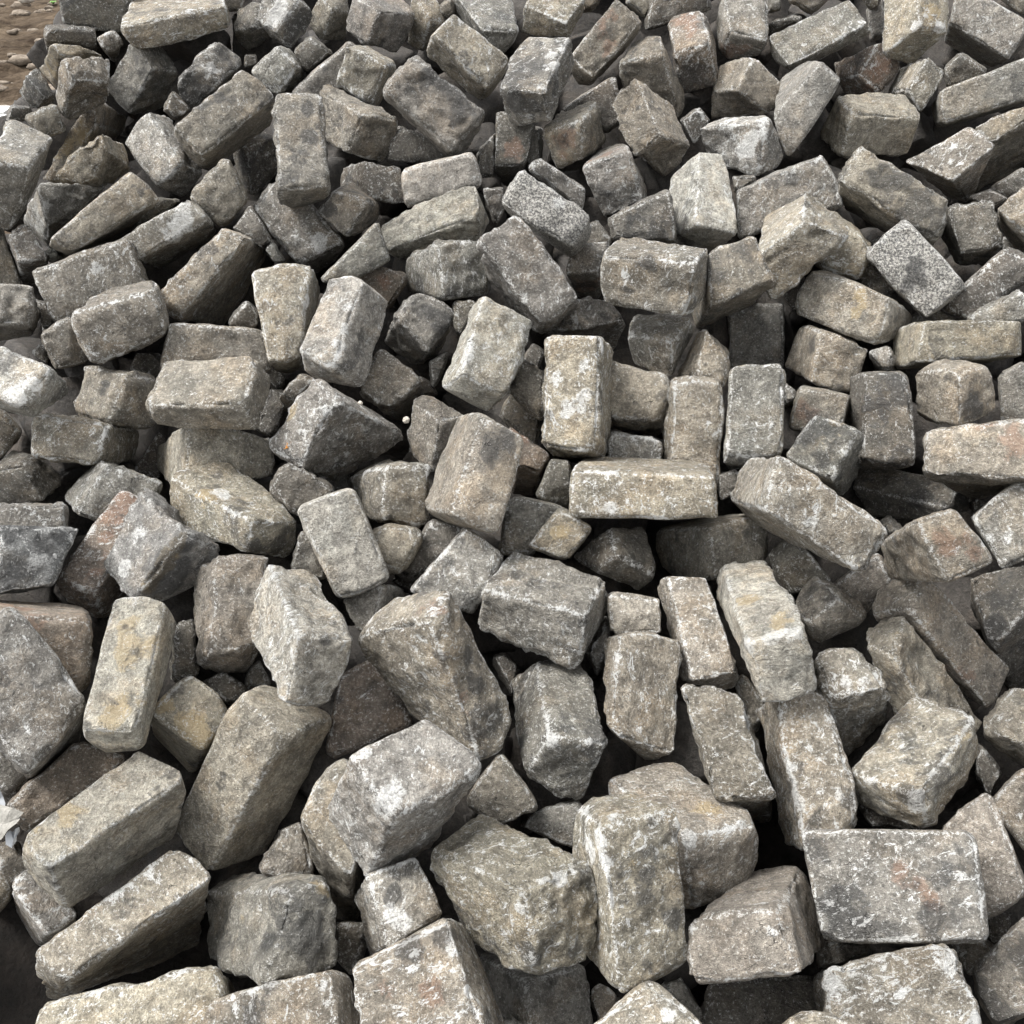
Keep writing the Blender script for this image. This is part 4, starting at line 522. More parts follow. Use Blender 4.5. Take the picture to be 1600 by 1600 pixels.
FILL=[[-1069,2923,966],[-85,2969,967],[39,2969,972],[588,3107,941],[825,3072,940],[1190,2988,955],[-1189,2923,857],[-1117,2948,871],[-982,2950,873],[-815,2893,908],[-681,2929,891],[-581,2926,905],[-490,2942,894],[-344,2941,847],[-179,2962,872],[-80,2867,879],[71,2903,892],[192,2917,886],[297,2833,881],[413,2835,884],[560,2926,909],[647,2949,895],[785,2949,892],[913,2992,883],[1060,2912,856],[1171,2938,884],[1297,2915,868],[-1232,2849,752],[-1098,2884,753],[-968,2900,776],[-825,2847,805],[-705,2728,803],[-561,2735,782],[-470,2745,797],[-311,2688,808],[-178,2704,808],[-70,2709,809],[53,2717,822],[171,2757,787],[269,2745,769],[428,2748,771],[520,2767,799],[645,2809,814],[760,2831,796],[949,2857,796],[1050,2821,798],[1146,2857,794],[1306,2830,780],[-1122,2624,731],[-1119,2826,671],[-999,2802,636],[-834,2770,696],[-686,2595,751],[-553,2564,737],[-410,2529,713],[-285,2630,730],[-175,2460,737],[-98,2574,708],[38,2576,712],[149,2559,726],[285,2664,730],[428,2683,678],[532,2699,702],[670,2644,718],[756,2544,743],[839,2546,746],[959,2616,732],[1088,2623,743],[1224,2607,724],[-1155,2536,631],[-976,2504,666],[-870,2372,652],[-750,2487,656],[-652,2504,651],[-510,2479,615],[-431,2409,665],[-314,2429,666],[-167,2403,655],[-92,2526,639],[39,2524,636],[163,2377,660],[254,2389,676],[350,2402,677],[511,2384,674],[598,2381,669],[700,2343,670],[814,2427,672],[987,2477,644],[1134,2552,643],[1240,2540,626],[-1110,2469,535],[-935,2335,609],[-805,2281,571],[-727,2348,593],[-633,2412,570],[-539,2426,574],[-432,2364,589],[-313,2339,556],[-184,2185,616],[-94,2229,644],[15,2200,603],[165,2249,640],[278,2242,630],[344,2218,617],[448,2212,596],[556,2198,626],[683,2240,627],[815,2263,576],[969,2426,571],[1041,2284,587],[1132,2285,588],[-1239,2403,453],[-1049,2182,501],[-934,2233,520],[-799,2154,507],[-698,2213,493],[-622,2221,504],[-513,2302,501],[-394,2287,479],[-292,2278,469],[-194,2145,558],[-37,2097,573],[25,2094,587],[135,2151,535],[225,2160,547],[345,2179,548],[462,2063,549],[579,2113,558],[635,2116,562],[791,2188,530],[883,2112,541],[1013,2156,538],[1063,2106,533],[-1054,1986,474],[-1063,2144,446],[-871,1992,496],[-769,2042,472],[-720,2170,431],[-603,2158,415],[-429,1952,536],[-374,1947,529],[-279,2037,481],[-178,1957,504],[-45,1998,525],[63,2106,470],[134,2093,452],[247,2102,464],[356,2008,471],[431,2031,500],[557,2063,487],[684,2040,455],[778,2044,480],[878,2045,481],[963,2054,494],[988,1931,518],[-1021,1897,449],[-970,1899,452],[-840,1882,466],[-752,1864,440],[-649,1873,459],[-561,1875,447],[-426,1896,457],[-343,1913,411],[-259,1945,409],[-163,1958,429],[-58,1892,410],[50,1901,437],[133,1889,419],[218,1997,402],[369,1958,395],[464,1961,400],[523,1961,400],[651,1958,430],[719,1867,427],[794,1894,466],[875,1834,460],[-839,1668,467],[-789,1745,416],[-689,1748,417],[-602,1757,431],[-544,1793,406],[-443,1776,400],[-373,1857,351],[-255,1886,325],[-178,1881,319],[-50,1828,369],[33,1720,447],[150,1804,386],[218,1787,362],[315,1807,394],[395,1710,433],[510,1755,413],[628,1826,394],[703,1727,426],[770,1725,428],[831,1670,440],[904,1643,496],[-847,1617,390],[-804,1683,331],[-736,1691,337],[-620,1693,340],[-559,1734,339],[-443,1736,310],[-355,1746,324],[-258,1730,301],[-129,1611,374],[-82,1664,364],[34,1651,345],[129,1649,346],[239,1758,320],[350,1739,302],[396,1625,394],[500,1605,365],[580,1671,350],[664,1677,330],[786,1693,352],[870,1648,363],[966,1640,352],[-843,1571,323],[-810,1646,283],[-730,1651,281],[-613,1633,256],[-480,1440,385],[-443,1677,225],[-338,1689,242],[-222,1589,301],[-142,1551,345],[-69,1608,284],[46,1608,284],[129,1596,274],[203,1547,354],[302,1539,306],[365,1552,325],[472,1518,348],[565,1609,280],[665,1644,282],[771,1641,278],[854,1584,272],[930,1583,270],[-857,1386,322],[-808,1388,318],[-733,1402,315],[-653,1414,331],[-547,1359,357],[-466,1380,343],[-389,1384,349],[-291,1449,286],[-228,1467,264],[-118,1478,279],[-68,1388,355],[16,1376,355],[123,1373,338],[189,1493,277],[289,1474,251],[386,1499,249],[453,1459,281],[598,1583,195],[672,1527,213],[750,1535,225],[838,1555,222],[922,1557,233],[-860,1356,279],[-799,1348,262],[-700,1360,255],[-649,1373,273],[-547,1298,297],[-429,1308,323],[-363,1346,296],[-294,1397,212],[-229,1424,202],[-154,1412,185],[-62,1375,258],[44,1366,247],[115,1355,257],[189,1436,214],[316,1418,193],[385,1422,199],[433,1366,272],[532,1370,277],[561,1296,322],[660,1274,308],[769,1354,274],[889,1378,254],[-809,1168,311],[-797,1298,192],[-712,1303,198],[-611,1305,202],[-537,1239,250],[-462,1243,255],[-366,1237,266],[-267,1199,279],[-181,1200,281],[-121,1309,165],[-57,1325,187],[10,1322,183],[94,1317,202],[193,1312,195],[279,1252,249],[357,1271,257],[437,1252,231],[486,1262,246],[583,1247,273],[660,1212,259],[792,1311,183],[882,1314,160],[-803,1188,228],[-752,1176,210],[-678,1180,214],[-601,1186,193],[-516,1183,188],[-434,1185,191],[-381,1186,193],[-253,1143,270],[-184,1128,249],[-137,1132,254],[-60,1276,118],[54,1271,110],[108,1195,176],[188,1245,165],[289,1222,187],[378,1242,115],[427,1223,189],[497,1191,196],[562,1127,238],[637,1190,227],[806,1289,128],[-756,1134,150],[-652,1138,139],[-577,1140,127],[-532,1142,130],[-452,1156,150],[-347,1127,186],[-286,1087,209],[-206,1080,201],[-129,1092,212],[-44,1097,190],[42,1088,182],[120,1104,206],[157,1072,206],[244,1087,228],[364,1219,62],[432,1211,50],[538,1221,65],[557,1102,202],[672,1152,135],[733,1157,143],[811,1155,139],[-741,1098,98],[-679,1082,88],[-577,1111,86],[-520,1104,76],[-459,1098,67],[-344,1047,140],[-277,1133,22],[-223,1128,6],[-95,957,240],[-58,995,196],[8,1058,139],[100,1053,133],[186,1034,152],[254,1036,155],[610,1148,26],[674,1097,56],[733,1114,81],[-729,1028,41],[-652,1022,33],[-540,983,122],[-500,999,53],[-403,1003,78],[-102,908,199],[-58,1014,76],[38,1008,68],[120,1020,85],[184,945,159],[228,954,172],[629,1041,51],[682,979,108],[-33,936,68],[17,922,49],[104,890,103],[178,912,91],[220,882,123],[613,936,84],[678,946,73],[735,945,72],[-100,897,13],[-54,893,7],[15,893,7],[388,862,69],[446,894,24],[526,881,6],[688,899,6],[-1196,3088,911],[-1020,3064,943],[-667,3099,953],[-534,3083,902],[-370,3144,945],[-213,3140,952],[-16,3073,928],[190,3146,891],[507,3221,913],[708,3193,921],[859,3126,903],[1010,3160,931],[1140,3097,920],[1354,3088,924],[-1186,3027,791],[-1039,3019,763],[-854,2964,782],[-661,3012,817],[-490,3009,800],[-358,3035,790],[-186,3040,790],[9,2957,816],[131,2900,799],[312,2909,811],[458,2908,803],[657,2933,800],[858,3009,820],[1018,3074,809],[1159,3002,784],[1355,3007,807],[-1266,2739,703],[-1206,2894,675],[-1005,2956,664],[-845,2873,653],[-634,2681,712],[-467,2683,740],[-356,2743,699],[-149,2595,737],[24,2776,714],[119,2654,704],[338,2754,667],[507,2822,686],[646,2808,673],[776,2703,716],[923,2615,718],[1065,2714,681],[1247,2719,692],[-1271,2644,594],[-1132,2622,563],[-908,2501,625],[-788,2574,589],[-620,2584,574],[-486,2591,584],[-309,2541,634],[-138,2558,595],[-9,2619,580],[142,2492,629],[291,2486,605],[432,2488,608],[556,2491,635],[739,2442,630],[843,2447,647],[1066,2566,579],[1227,2652,594],[-1252,2552,463],[-1118,2529,434],[-894,2376,513],[-741,2368,543],[-590,2370,545],[-481,2422,480],[-275,2259,530],[-133,2271,561],[-25,2305,560],[120,2279,526],[272,2293,545],[422,2321,560],[570,2325,565],[714,2315,555],[896,2354,514],[971,2272,578],[1151,2377,528],[-1173,2247,403],[-1022,2251,408],[-805,2099,473],[-759,2267,378],[-613,2279,395],[-380,2045,478],[-292,2152,454],[-137,2163,469],[-12,2103,474],[117,2203,417],[305,2218,459],[433,2139,464],[567,2171,449],[687,2185,469],[784,2104,508],[965,2155,446],[1042,2041,485],[-1083,1984,381],[-918,1972,369],[-793,1973,404],[-712,2213,301],[-534,1991,401],[-391,1990,399],[-301,2030,338],[-115,1991,361],[-26,2035,376],[125,2089,342],[272,2075,322],[433,2052,339],[557,2062,352],[663,2032,336],[778,1964,374],[910,1943,424],[1003,1918,414],[-953,1746,382],[-868,1812,323],[-752,1834,350],[-657,1828,341],[-496,1864,334],[-416,1862,331],[-294,1963,244],[-165,1958,236],[-2,1789,351],[141,1884,309],[278,1880,303],[391,1862,294],[472,1741,367],[598,1814,339],[745,1818,364],[864,1774,337],[952,1718,411],[-958,1680,288],[-877,1750,234],[-772,1753,235],[-613,1744,222],[-472,1602,307],[-387,1792,199],[-255,1779,217],[-150,1677,288],[-20,1707,234],[129,1730,271],[225,1733,274],[377,1694,256],[470,1690,295],[605,1729,241],[729,1760,256],[863,1730,214],[961,1705,253],[-893,1482,261],[-803,1501,265],[-683,1516,286],[-537,1447,291],[-432,1484,301],[-371,1558,224],[-253,1585,224],[-149,1577,229],[-21,1442,315],[125,1505,292],[208,1565,188],[329,1604,207],[476,1560,216],[555,1488,251],[728,1671,129],[869,1617,151],[864,1474,285],[-881,1432,189],[-799,1433,167],[-665,1429,161],[-543,1370,207],[-443,1349,234],[-350,1372,219],[-229,1494,111],[-115,1466,118],[-21,1446,168],[98,1435,179],[232,1426,166],[346,1514,134],[437,1453,152],[541,1365,221],[634,1364,234],[769,1419,175],[888,1453,167],[-832,1241,240],[-729,1291,181],[-646,1311,161],[-522,1302,148],[-443,1293,154],[-332,1302,171],[-230,1271,194],[-97,1381,76],[-10,1382,77],[87,1359,71],[226,1373,91],[316,1310,122],[433,1324,142],[521,1307,117],[618,1252,191],[775,1365,98],[894,1385,70],[-863,1229,107],[-743,1224,87],[-635,1233,68],[-544,1232,67],[-426,1236,83],[-321,1164,127],[-207,1182,144],[-100,1306,1],[-22,1310,7],[88,1188,108],[187,1155,134],[301,1252,57],[572,1305,2],[601,1196,145],[729,1248,81],[-720,1162,11],[-422,1157,14],[-108,1029,151],[-24,1134,57],[77,1122,40],[215,1107,64],[278,1107,65],[-86,983,50],[199,1000,58]]
OUTER=[[-1113,3701,1460],[-943,3701,1460],[-773,3701,1460],[-603,3701,1460],[-434,3701,1460],[-264,3701,1460],[-94,3701,1460],[75,3701,1460],[245,3701,1460],[415,3701,1460],[585,3701,1460],[754,3701,1460],[924,3701,1460],[1094,3701,1460],[1264,3701,1460],[1433,3701,1460],[1603,3701,1460],[1773,3701,1460],[1942,3701,1460],[2112,3701,1460],[2282,3701,1460],[2452,3701,1460],[2621,3701,1460],[-1080,3512,1347],[-915,3512,1347],[-750,3512,1347],[-586,3512,1347],[-421,3512,1347],[-256,3512,1347],[-91,3512,1347],[73,3512,1347],[238,3512,1347],[403,3512,1347],[567,3512,1347],[732,3512,1347],[897,3512,1347],[1061,3512,1347],[1226,3512,1347],[1391,3512,1347],[1555,3512,1347],[1720,3512,1347],[1885,3512,1347],[2049,3512,1347],[2214,3512,1347],[2379,3512,1347],[2543,3512,1347],[-1046,3328,1241],[-887,3328,1241],[-727,3328,1241],[-568,3328,1241],[-408,3328,1241],[-248,3328,1241],[-89,3328,1241],[71,3328,1241],[231,3328,1241],[390,3328,1241],[550,3328,1241],[709,3328,1241],[869,3328,1241],[1029,3328,1241],[1188,3328,1241],[1348,3328,1241],[1508,3328,1241],[1667,3328,1241],[1827,3328,1241],[1987,3328,1241],[2146,3328,1241],[2306,3328,1241],[2465,3328,1241],[-1013,3149,1143],[-859,3149,1143],[-704,3149,1143],[-550,3149,1143],[-395,3149,1143],[-240,3149,1143],[-86,3149,1143],[69,3149,1143],[223,3149,1143],[378,3149,1143],[532,3149,1143],[687,3149,1143],[842,3149,1143],[996,3149,1143],[1151,3149,1143],[1305,3149,1143],[1460,3149,1143],[1615,3149,1143],[1769,3149,1143],[1924,3149,1143],[2078,3149,1143],[2233,3149,1143],[2387,3149,1143],[-969,2940,1055],[-821,2940,1055],[-673,2940,1055],[-525,2940,1055],[-378,2940,1055],[-230,2940,1055],[-82,2940,1055],[66,2940,1055],[213,2940,1055],[361,2940,1055],[509,2940,1055],[657,2940,1055],[805,2940,1055],[952,2940,1055],[1100,2940,1055],[1248,2940,1055],[1396,2940,1055],[1543,2940,1055],[1691,2940,1055],[1839,2940,1055],[1987,2940,1055],[2134,2940,1055],[2282,2940,1055],[1330,2734,978],[1471,2734,978],[1612,2734,978],[1753,2734,978],[1893,2734,978],[2034,2734,978],[2175,2734,978],[1268,2542,908],[1402,2542,908],[1536,2542,908],[1671,2542,908],[1805,2542,908],[1939,2542,908],[2073,2542,908],[1215,2375,843],[1344,2375,843],[1472,2375,843],[1601,2375,843],[1729,2375,843],[1858,2375,843],[1987,2375,843],[-1422,2212,785],[-1299,2212,785],[-1176,2212,785],[1162,2212,785],[1285,2212,785],[1408,2212,785],[1531,2212,785],[1654,2212,785],[1777,2212,785],[1900,2212,785],[-1357,2055,736],[-1239,2055,736],[-1122,2055,736],[1109,2055,736],[1226,2055,736],[1344,2055,736],[1461,2055,736],[1579,2055,736],[1696,2055,736],[1813,2055,736],[-1296,1910,691],[-1184,1910,691],[-1072,1910,691],[1059,1910,691],[1172,1910,691],[1284,1910,691],[1396,1910,691],[1508,1910,691],[1620,1910,691],[1733,1910,691],[-1248,1787,646],[-1140,1787,646],[-1032,1787,646],[1020,1787,646],[1128,1787,646],[1236,1787,646],[1344,1787,646],[1452,1787,646],[1560,1787,646],[1668,1787,646],[-1199,1668,606],[-1095,1668,606],[-992,1668,606],[980,1668,606],[1084,1668,606],[1188,1668,606],[1291,1668,606],[1395,1668,606],[1499,1668,606],[1603,1668,606],[-1150,1552,572],[-1051,1552,572],[-951,1552,572],[940,1552,572],[1040,1552,572],[1139,1552,572],[1239,1552,572],[1339,1552,572],[1438,1552,572],[1538,1552,572],[-1102,1441,544],[-1007,1441,544],[-911,1441,544],[901,1441,544],[996,1441,544],[1091,1441,544],[1187,1441,544],[1282,1441,544],[1377,1441,544],[1473,1441,544],[-1053,1334,522],[-962,1334,522],[-871,1334,522],[861,1334,522],[952,1334,522],[1043,1334,522],[1134,1334,522],[1225,1334,522],[1317,1334,522],[1408,1334,522],[-1020,1249,491],[-932,1249,491],[-843,1249,491],[833,1249,491],[922,1249,491],[1010,1249,491],[1098,1249,491],[1186,1249,491],[1275,1249,491],[1363,1249,491],[-987,1169,463],[-902,1169,463],[-816,1169,463],[807,1169,463],[892,1169,463],[978,1169,463],[1063,1169,463],[1149,1169,463],[1234,1169,463],[1320,1169,463],[-955,1091,439],[-872,1091,439],[-790,1091,439],[780,1091,439],[863,1091,439],[946,1091,439],[1028,1091,439],[1111,1091,439],[1194,1091,439],[1276,1091,439],[-923,1016,419],[-843,1016,419],[-763,1016,419],[754,1016,419],[834,1016,419],[914,1016,419],[994,1016,419],[1073,1016,419],[1153,1016,419],[1233,1016,419],[-898,951,394],[-820,951,394],[-742,951,394],[734,951,394],[811,951,394],[889,951,394],[967,951,394],[1044,951,394],[1122,951,394],[1200,951,394],[714,889,371],[789,889,371],[865,889,371],[941,889,371],[1016,889,371],[1092,889,371],[1167,889,371],[694,830,351],[767,830,351],[841,830,351],[914,830,351],[988,830,351],[1061,830,351],[1135,830,351],[674,772,334],[745,772,334],[817,772,334],[888,772,334],[960,772,334],[1031,772,334],[1102,772,334]]
LEAFZ=1.700

# ---------------- ground ----------------
def gh(x,y):
    P=np.stack([x,y,np.zeros_like(x)],-1).reshape(-1,3)
    near=vn(P*np.array([5,7,1]),21)*.012+vn(P*np.array([14,17,1]),22)*.006+vn(P*37,23)*.003
    far=np.clip((P[:,1]-3.2)/1.5,0,1)
    rut=(vn(P*np.array([.35,1.9,1]),24)*.06+(1-np.abs(vn(P*np.array([.7,3.6,1]),25))*2)*.035+vn(P*np.array([2.2,6,1]),26)*.022+vn(P*np.array([6,9,1]),27)*.022+vn(P*np.array([13,17,1]),28)*.012)*far
    rut*=np.clip(1-(P[:,1]-30)/60,0,1)
    return (near+rut-.02).reshape(x.shape)
def axis(a,b,fine,lim):
    c=[0.0]; st=fine
    while c[-1]<lim: c.append(c[-1]+st); st*=1.035 if c[-1]>b else 1.0
    return np.array(c)
ya=axis(0,10,.026,900); ya=ya-0.6
xa=axis(0,3.2,.035,700); xa=np.concatenate([-xa[:0:-1],xa])-0.0
ya=np.concatenate([[-60,-20,-6,-2.5,-1.2],ya])
X,Y=np.meshgrid(xa,ya); Z=gh(X,Y)
nx,ny=len(xa),len(ya); I=np.arange(nx*ny).reshape(ny,nx)
Q=np.stack([I[:-1,:-1],I[:-1,1:],I[1:,1:],I[1:,:-1]],-1).reshape(-1,4)
g=link('ground',mesh_np('ground',np.stack([X,Y,Z],-1).reshape(-1,3),Q,MUD),kind='structure')
# ---------------- core added under the blocks, coloured dark so the gaps look shaded ----------------
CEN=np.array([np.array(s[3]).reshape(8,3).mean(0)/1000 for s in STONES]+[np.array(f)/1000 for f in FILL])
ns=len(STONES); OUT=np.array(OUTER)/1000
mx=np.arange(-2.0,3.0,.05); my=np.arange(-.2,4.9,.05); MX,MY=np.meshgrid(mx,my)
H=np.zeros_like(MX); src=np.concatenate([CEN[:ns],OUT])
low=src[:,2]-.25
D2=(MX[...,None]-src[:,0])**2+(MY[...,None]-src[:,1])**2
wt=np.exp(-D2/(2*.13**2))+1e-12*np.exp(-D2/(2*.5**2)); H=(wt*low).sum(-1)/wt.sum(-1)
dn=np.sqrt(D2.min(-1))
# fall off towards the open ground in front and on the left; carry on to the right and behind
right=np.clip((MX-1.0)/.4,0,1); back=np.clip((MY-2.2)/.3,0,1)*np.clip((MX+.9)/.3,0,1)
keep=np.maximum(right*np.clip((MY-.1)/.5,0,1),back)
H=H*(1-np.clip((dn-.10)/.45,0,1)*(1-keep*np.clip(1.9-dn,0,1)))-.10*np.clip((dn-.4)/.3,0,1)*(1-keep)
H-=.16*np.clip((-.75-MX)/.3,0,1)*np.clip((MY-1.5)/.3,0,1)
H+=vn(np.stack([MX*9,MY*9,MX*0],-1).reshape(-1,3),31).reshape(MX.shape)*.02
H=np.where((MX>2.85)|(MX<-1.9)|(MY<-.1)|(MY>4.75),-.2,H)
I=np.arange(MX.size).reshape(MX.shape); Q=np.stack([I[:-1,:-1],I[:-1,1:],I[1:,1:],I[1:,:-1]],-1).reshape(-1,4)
link('added_dark_core',mesh_np('added_dark_core',np.stack([MX,MY,H],-1).reshape(-1,3),Q,SOIL),kind='structure')
# ---------------- the individual blocks ----------------
SMOOTH=('L5','M3','M5','M7','K2','J6','N0','N18','D8','F5','D19','H19','A21','K11','P29','K7','D16','P25','M4')
TINT={'g':(.275,.258,.228),'b':(.272,.244,.202),'t':(.325,.290,.232),'p':(.42,.396,.350),'d':(.178,.163,.140),'r':(.245,.203,.165),'u':(.205,.215,.222),'y':(.42,.380,.300)}
for i,(sid,fl,px,W8,label,bl) in enumerate(STONES):
    C8=np.array(W8).reshape(8,3)/1000.0
    N=38 if px>175 else 26 if px>105 else 20 if px>60 else 12
    sd=1000+i*7
    V,Q,c,edge,fr=stone_geo(C8,N,sd,rough=.75 if '0' in fl else 1.2 if 'c' in fl else .55 if sid in SMOOTH else 1.0,rnd=3 if '0' in fl else 1.0)
    wv=V+c; stn=np.zeros((len(V),4))
    for (t,x,y,z,r) in bl:
        d=np.linalg.norm(wv-np.array([x,y,z])/1000,axis=1)/(r/1000*1.9)
        d=d+vn(wv*32+i,51)*.62+vn(wv*80+i,52)*.32
        k={'k':0,'y':1,'r':2,'w':3}[t]; stn[:,k]=np.maximum(stn[:,k],np.clip(1.0-d,0,1))
    base=np.array([c[0],c[1],wv[:,2].min()])
    me=mesh_np('cobblestone',wv-base,Q,STONE)
    a=me.attributes.new('edge','FLOAT','POINT'); a.data.foreach_set('value',edge.astype(np.float32))
    a=me.attributes.new('rough','FLOAT','POINT'); a.data.foreach_set('value',np.asarray(fr,dtype=np.float32))
    a=me.attributes.new('stain','FLOAT_COLOR','POINT'); a.data.foreach_set('color',stn.astype(np.float32).ravel())
    cols=[TINT[ch] for ch in fl if ch in TINT]
    col=np.array(cols[0])*.7+np.array(cols[1])*.3 if len(cols)>1 else np.array(cols[0])
    rg=np.random.default_rng(sd+1); col=col*rg.uniform(.90,1.1)*np.array([rg.uniform(.98,1.015),1,rg.uniform(.96,1.01)])
    o=link('cobblestone',me,base,label=label,category='cobblestone',group='rough stone blocks heaped in the pile')
    o['tint']=[float(v) for v in col]; o['lime']=float({0:.35,1:.75,2:.95,3:1.2}[fl.count('w')]); o['soot']=1.0 if 'k' in fl else float(rg.uniform(0,.75))
    o['granite']=1.0 if sid in('C16','H14') else 0.0
# ---------------- deeper blocks glimpsed in the gaps, and blocks beyond the picture ----------------
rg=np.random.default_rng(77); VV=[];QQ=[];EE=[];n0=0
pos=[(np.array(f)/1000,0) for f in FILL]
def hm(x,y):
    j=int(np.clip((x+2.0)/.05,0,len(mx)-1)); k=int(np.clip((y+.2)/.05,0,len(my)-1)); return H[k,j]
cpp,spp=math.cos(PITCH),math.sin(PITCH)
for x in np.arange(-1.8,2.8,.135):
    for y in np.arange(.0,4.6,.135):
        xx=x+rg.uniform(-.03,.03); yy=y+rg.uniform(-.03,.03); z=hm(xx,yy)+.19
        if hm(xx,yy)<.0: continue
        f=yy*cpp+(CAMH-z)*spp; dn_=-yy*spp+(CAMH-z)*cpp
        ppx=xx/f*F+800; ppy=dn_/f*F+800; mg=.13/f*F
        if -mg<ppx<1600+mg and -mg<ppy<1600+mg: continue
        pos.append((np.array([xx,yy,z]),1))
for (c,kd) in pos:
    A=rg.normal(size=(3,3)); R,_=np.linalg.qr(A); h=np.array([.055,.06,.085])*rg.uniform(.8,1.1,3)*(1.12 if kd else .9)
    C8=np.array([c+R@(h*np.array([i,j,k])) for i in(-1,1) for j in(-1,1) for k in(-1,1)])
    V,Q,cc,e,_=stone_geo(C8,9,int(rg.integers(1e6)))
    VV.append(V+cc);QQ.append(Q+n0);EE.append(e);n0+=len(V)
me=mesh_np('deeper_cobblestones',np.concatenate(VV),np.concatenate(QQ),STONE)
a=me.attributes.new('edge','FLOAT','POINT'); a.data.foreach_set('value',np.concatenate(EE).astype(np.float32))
o=link('deeper_cobblestones',me,kind='stuff',label='stones deeper in the heap with gap shade painted in, seen only in gaps',category='stones')
o['tint']=[.06,.054,.048]; o['lime']=-1.0; o['soot']=.4; o['granite']=0.0  # low tint paints the shade of the gaps into these stones
# ---------------- crumbs of stone and soil in the bottom left corner ----------------
def blobmesh(c,r,seed,N=4,sq=(1,1,.7)):
    t,Q=cube(N); rg_=np.random.default_rng(seed)
    n=t/np.linalg.norm(t,axis=1,keepdims=True); n=n*(1+vn(n*2.1+seed,9)[:,None]*.25)
    return n*r*np.array(sq)+np.array(c),Q
VV=[];QQ=[];n0=0
for k in range(900):
    x=rg.uniform(-1.1,-.45); y=rg.uniform(.15,.75)
    if rg.random()<.35: x,y=rg.uniform(-.45,-.15),rg.uniform(.2,.6)
    z=max(float(gh(np.array([[x]]),np.array([[y]]))[0,0]),hm(x,y)); r=rg.uniform(.0015,.006) if rg.random()<.93 else rg.uniform(.006,.013)
    V,Q=blobmesh((x,y,z+.046+r*.3),r,k,3); VV.append(V);QQ.append(Q+n0);n0+=len(V)
link('soil_crumbs',mesh_np('soil_crumbs',np.concatenate(VV),np.concatenate(QQ),simple('crumbs',(.06,.047,.036),(.22,.19,.155),90,.002,.95)),kind='stuff',label='crumbs of soil and stone on the dark ground at the lower left',category='rubble')
VV=[];QQ=[];n0=0
for k in range(420):
    y=rg.uniform(4.6,13); x=-y*rg.uniform(.40,.62); z=float(gh(np.array([[x]]),np.array([[y]]))[0,0]); r=rg.uniform(.008,.04)*(1 if rg.random()<.8 else 1.7)
    V,Q=blobmesh((x,y,z+r*.2),r,k+5000,4,(1.5,1,.6)); VV.append(V);QQ.append(Q+n0);n0+=len(V)
link('mud_clods',mesh_np('mud_clods',np.concatenate(VV),np.concatenate(QQ),simple('clod',(.06,.045,.032),(.24,.20,.155),22,.01,1.0)),kind='stuff',label='clods and grit scattered over the trodden mud behind the pile',category='rubble')
# earth patch at the foot of the pile, its shade painted into the colour
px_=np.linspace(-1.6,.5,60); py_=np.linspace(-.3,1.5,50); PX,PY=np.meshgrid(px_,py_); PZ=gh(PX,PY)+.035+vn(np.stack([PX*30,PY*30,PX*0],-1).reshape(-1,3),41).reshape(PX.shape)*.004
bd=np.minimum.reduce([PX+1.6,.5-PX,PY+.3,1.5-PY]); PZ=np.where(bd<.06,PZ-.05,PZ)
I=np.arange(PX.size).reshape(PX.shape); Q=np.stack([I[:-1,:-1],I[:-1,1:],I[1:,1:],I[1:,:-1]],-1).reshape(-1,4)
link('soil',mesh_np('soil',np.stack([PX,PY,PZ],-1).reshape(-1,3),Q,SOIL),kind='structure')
# ---------------- small loose things ----------------
def single(name,c,r,seed,mat,label,cat,sq=(1,1,.7),group=None):
    V,Q=blobmesh((0,0,0),r,seed,8,sq); V[:,2]-=V[:,2].min()
    o=link(name,mesh_np(name,V,Q,mat),(c[0],c[1],c[2]),label=label,category=cat)
    if group: o['group']=group
    return o
for (x,y,r,lab) in [(42,7,.055,'pale pebble on the mud by the top edge'),(18,67,.030,'small white pebble on the mud behind the pile'),(2,68,.022,'white pebble at the left edge on the mud')]:
    p=px2ground(x,y,.01); single('pebble',p,r,int(x)+3,PEB,lab,'pebble',(1.3,1,.6),'loose pebbles')
for (x,y,z,r,lab) in [(635,661,1.70,.006,'tiny tan pebble in the gap right of the orange leaf block'),(563,633,1.705,.004,'tiniest tan pebble lodged behind the orange leaf block')]:
    p=px2w(x,y,z); single('pebble',p,r,int(x),PEB,lab,'pebble',(1,1,.9),'loose pebbles')
# orange leaf: thin curled blade on the pale face
def leafmesh(pts,cen,ux,uy,nrm,th,curl):
    P=[]; n=len(pts)
    for s in (1,-1):
        for (a,b) in pts: P.append(cen+ux*a+uy*b+nrm*(curl*(a*a+b*b)*90+s*th))
        P.append(cen+nrm*(s*th))
    T=[]
    for i in range(n):
        j=(i+1)%n; T.append((n,i,j)); T.append((2*n+1,n+1+j,n+1+i)); T.append((i,n+1+i,n+1+j)); T.append((i,n+1+j,j))
    return P,T
lp=px2w(451,698,LEAFZ-.0045); vd=(lp-Vector((0,0,CAMH))).normalized()
ux=Vector((1,0,0)); nr=(-vd+Vector((-.2,0,.6))).normalized(); ux=(ux-nr*ux.dot(nr)).normalized(); uy=nr.cross(ux)
lpts=[(.005,.0065),(.0035,.002),(.0062,-.0002),(.0025,-.003),(-.001,-.003),(-.006,-.0085),(-.004,-.002),(-.0045,.002),(-.0022,.0015),(-.003,.0065),(.0005,.003)]
P,T=leafmesh(lpts,Vector((0,0,0)),ux,uy,nr,.00025,1.0)
link('leaf',mesh_np('leaf',[tuple(v) for v in P],T,LEAF,False),lp,label='small curled orange leaf lying on a pale block face',category='leaf')
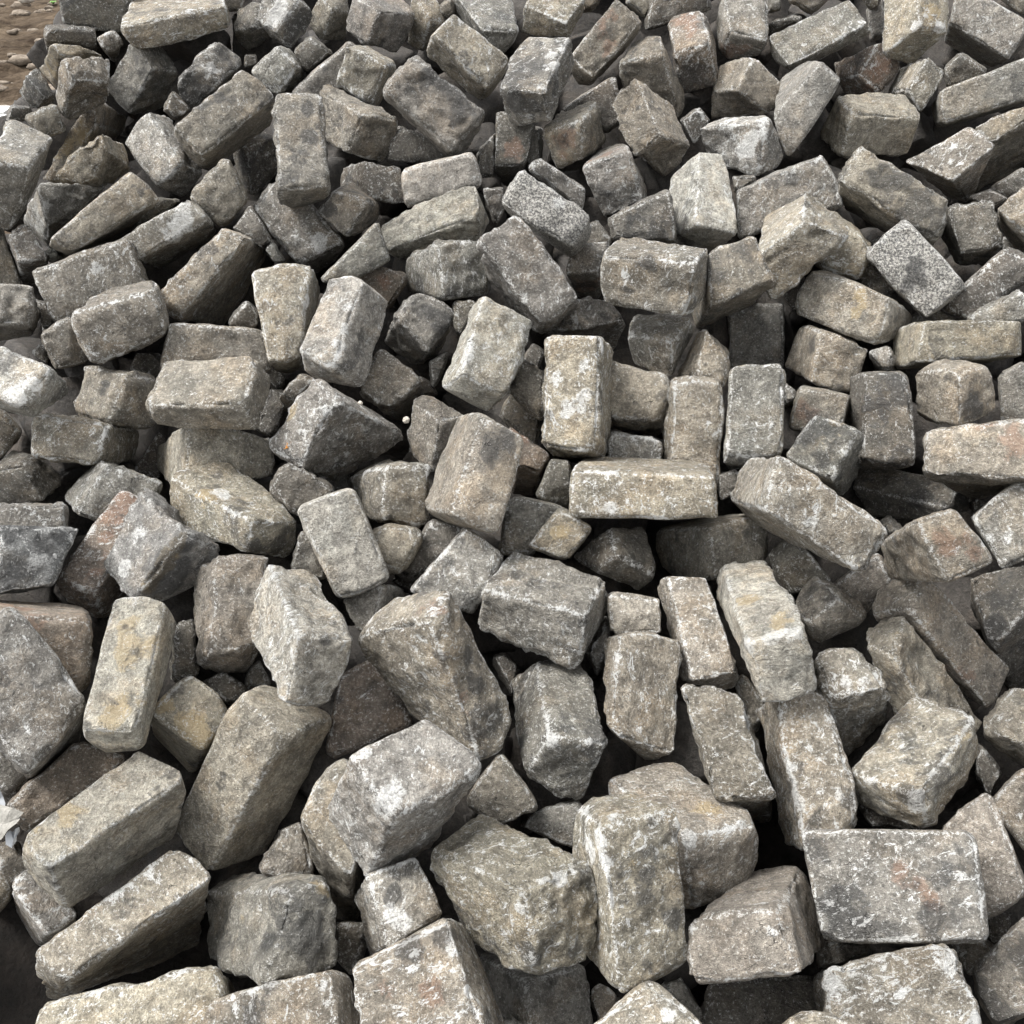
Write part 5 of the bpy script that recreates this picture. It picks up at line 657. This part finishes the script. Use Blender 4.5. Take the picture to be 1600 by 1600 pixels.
# torn film and pale flake at the left edge
def flake(name,pxs,z,th,mat,label,cat,bend=.0):
    pts=[px2w(a,b,z+dz) for (a,b,dz) in pxs]; c=sum(pts,Vector())/len(pts)
    n=(pts[1]-pts[0]).cross(pts[2]-pts[0]).normalized()
    if n.dot(c-Vector((0,0,CAMH)))>0: n=-n
    P=[];k=len(pts)
    for s in (0,-1):
        for p in pts: P.append(tuple(p-c+n*(s*th)))
        P.append(tuple(n*(bend+s*th)))
    T=[]
    for i in range(k):
        j=(i+1)%k; T.append((k,i,j)); T.append((2*k+1,k+1+j,k+1+i)); T.append((i,k+1+i,k+1+j)); T.append((i,k+1+j,j))
    return link(name,mesh_np(name,P,T,mat,False),c,label=label,category=cat)
zf=1.335
flake('stone_flake',[(-26,1262,.03),(-4,1263,.01),(14,1268,0),(32,1275,0),(27,1280,0),(25,1287,-.005),(12,1297,-.01),(2,1312,-.012),(-22,1318,-.01)],zf,.006,simple('grey_flake',(.12,.115,.10),(.27,.26,.235),70,.003,.9),'flat pale flake of stone at the left edge, above the white scrap','stone flake',.004)
flake('plastic_scrap',[(8,1303,.0),(15,1298,-.004),(20,1301,.004),(24,1296,-.003),(30,1293,0),(31,1298,.003),(26,1306,-.003),(26,1314,.003),(18,1325,0),(9,1319,.003)],zf+.012,.0008,PLASTIC,'torn white plastic scrap at the left edge of the pile','litter',.006)
flake('plastic_scrap',[(-14,1228,.0),(-2,1232,0),(4,1244,.004),(8,1256,0),(7,1263,-.003),(-8,1262,.003)],zf+.03,.0008,PLASTIC,'greyish film sticking up at the left edge above the flake','litter',.005)
# pale board on the ground at the left edge
p0=px2ground(14,184,.03); bt=bpy.data.objects.new('board',None); C.objects.link(bt); bt.location=(p0.x,p0.y,0); bt['label']='pale board lying on the mud at the left edge'; bt['category']='board'
def box(name,x0,x1,y0,y1,z0,z1,mat,parent):
    V=[(x,y,z) for x in(x0,x1) for y in(y0,y1) for z in(z0,z1)]
    Q=[(0,1,3,2),(4,6,7,5),(0,4,5,1),(2,3,7,6),(0,2,6,4),(1,5,7,3)]
    o=bpy.data.objects.new(name,mesh_np(name,V,Q,mat,False)); C.objects.link(o); o.parent=parent; return o
box('plank',-1.6,0,-.12,-.01,0.0,.05,PALE,bt); box('plank',-1.6,-.02,.0,.13,0.0,.06,PALE,bt)
# green sprig on the mud near the top
p0=px2ground(84,8,.0); P=[];T=[]
for k in range(9):
    a=k*.7+.2; l=.035+.01*math.sin(k*2.3); wv_=.006; dx,dy=math.cos(a),math.sin(a); b=len(P)
    P+=[(dx*.0-dy*wv_,dy*.0+dx*wv_,.01),(dx*.0+dy*wv_,-dx*wv_,.01),(dx*l*.6+dy*wv_*1.3,dy*l*.6-dx*wv_*1.3,.03),(dx*l,dy*l,.025),(dx*l*.6-dy*wv_*1.3,dy*l*.6+dx*wv_*1.3,.03)]
    T+=[(b,b+1,b+2),(b,b+2,b+4),(b+4,b+2,b+3)]
link('weed',mesh_np('weed',P,T,GREEN,False),p0,label='small green weed on the mud by the top edge',category='plant')
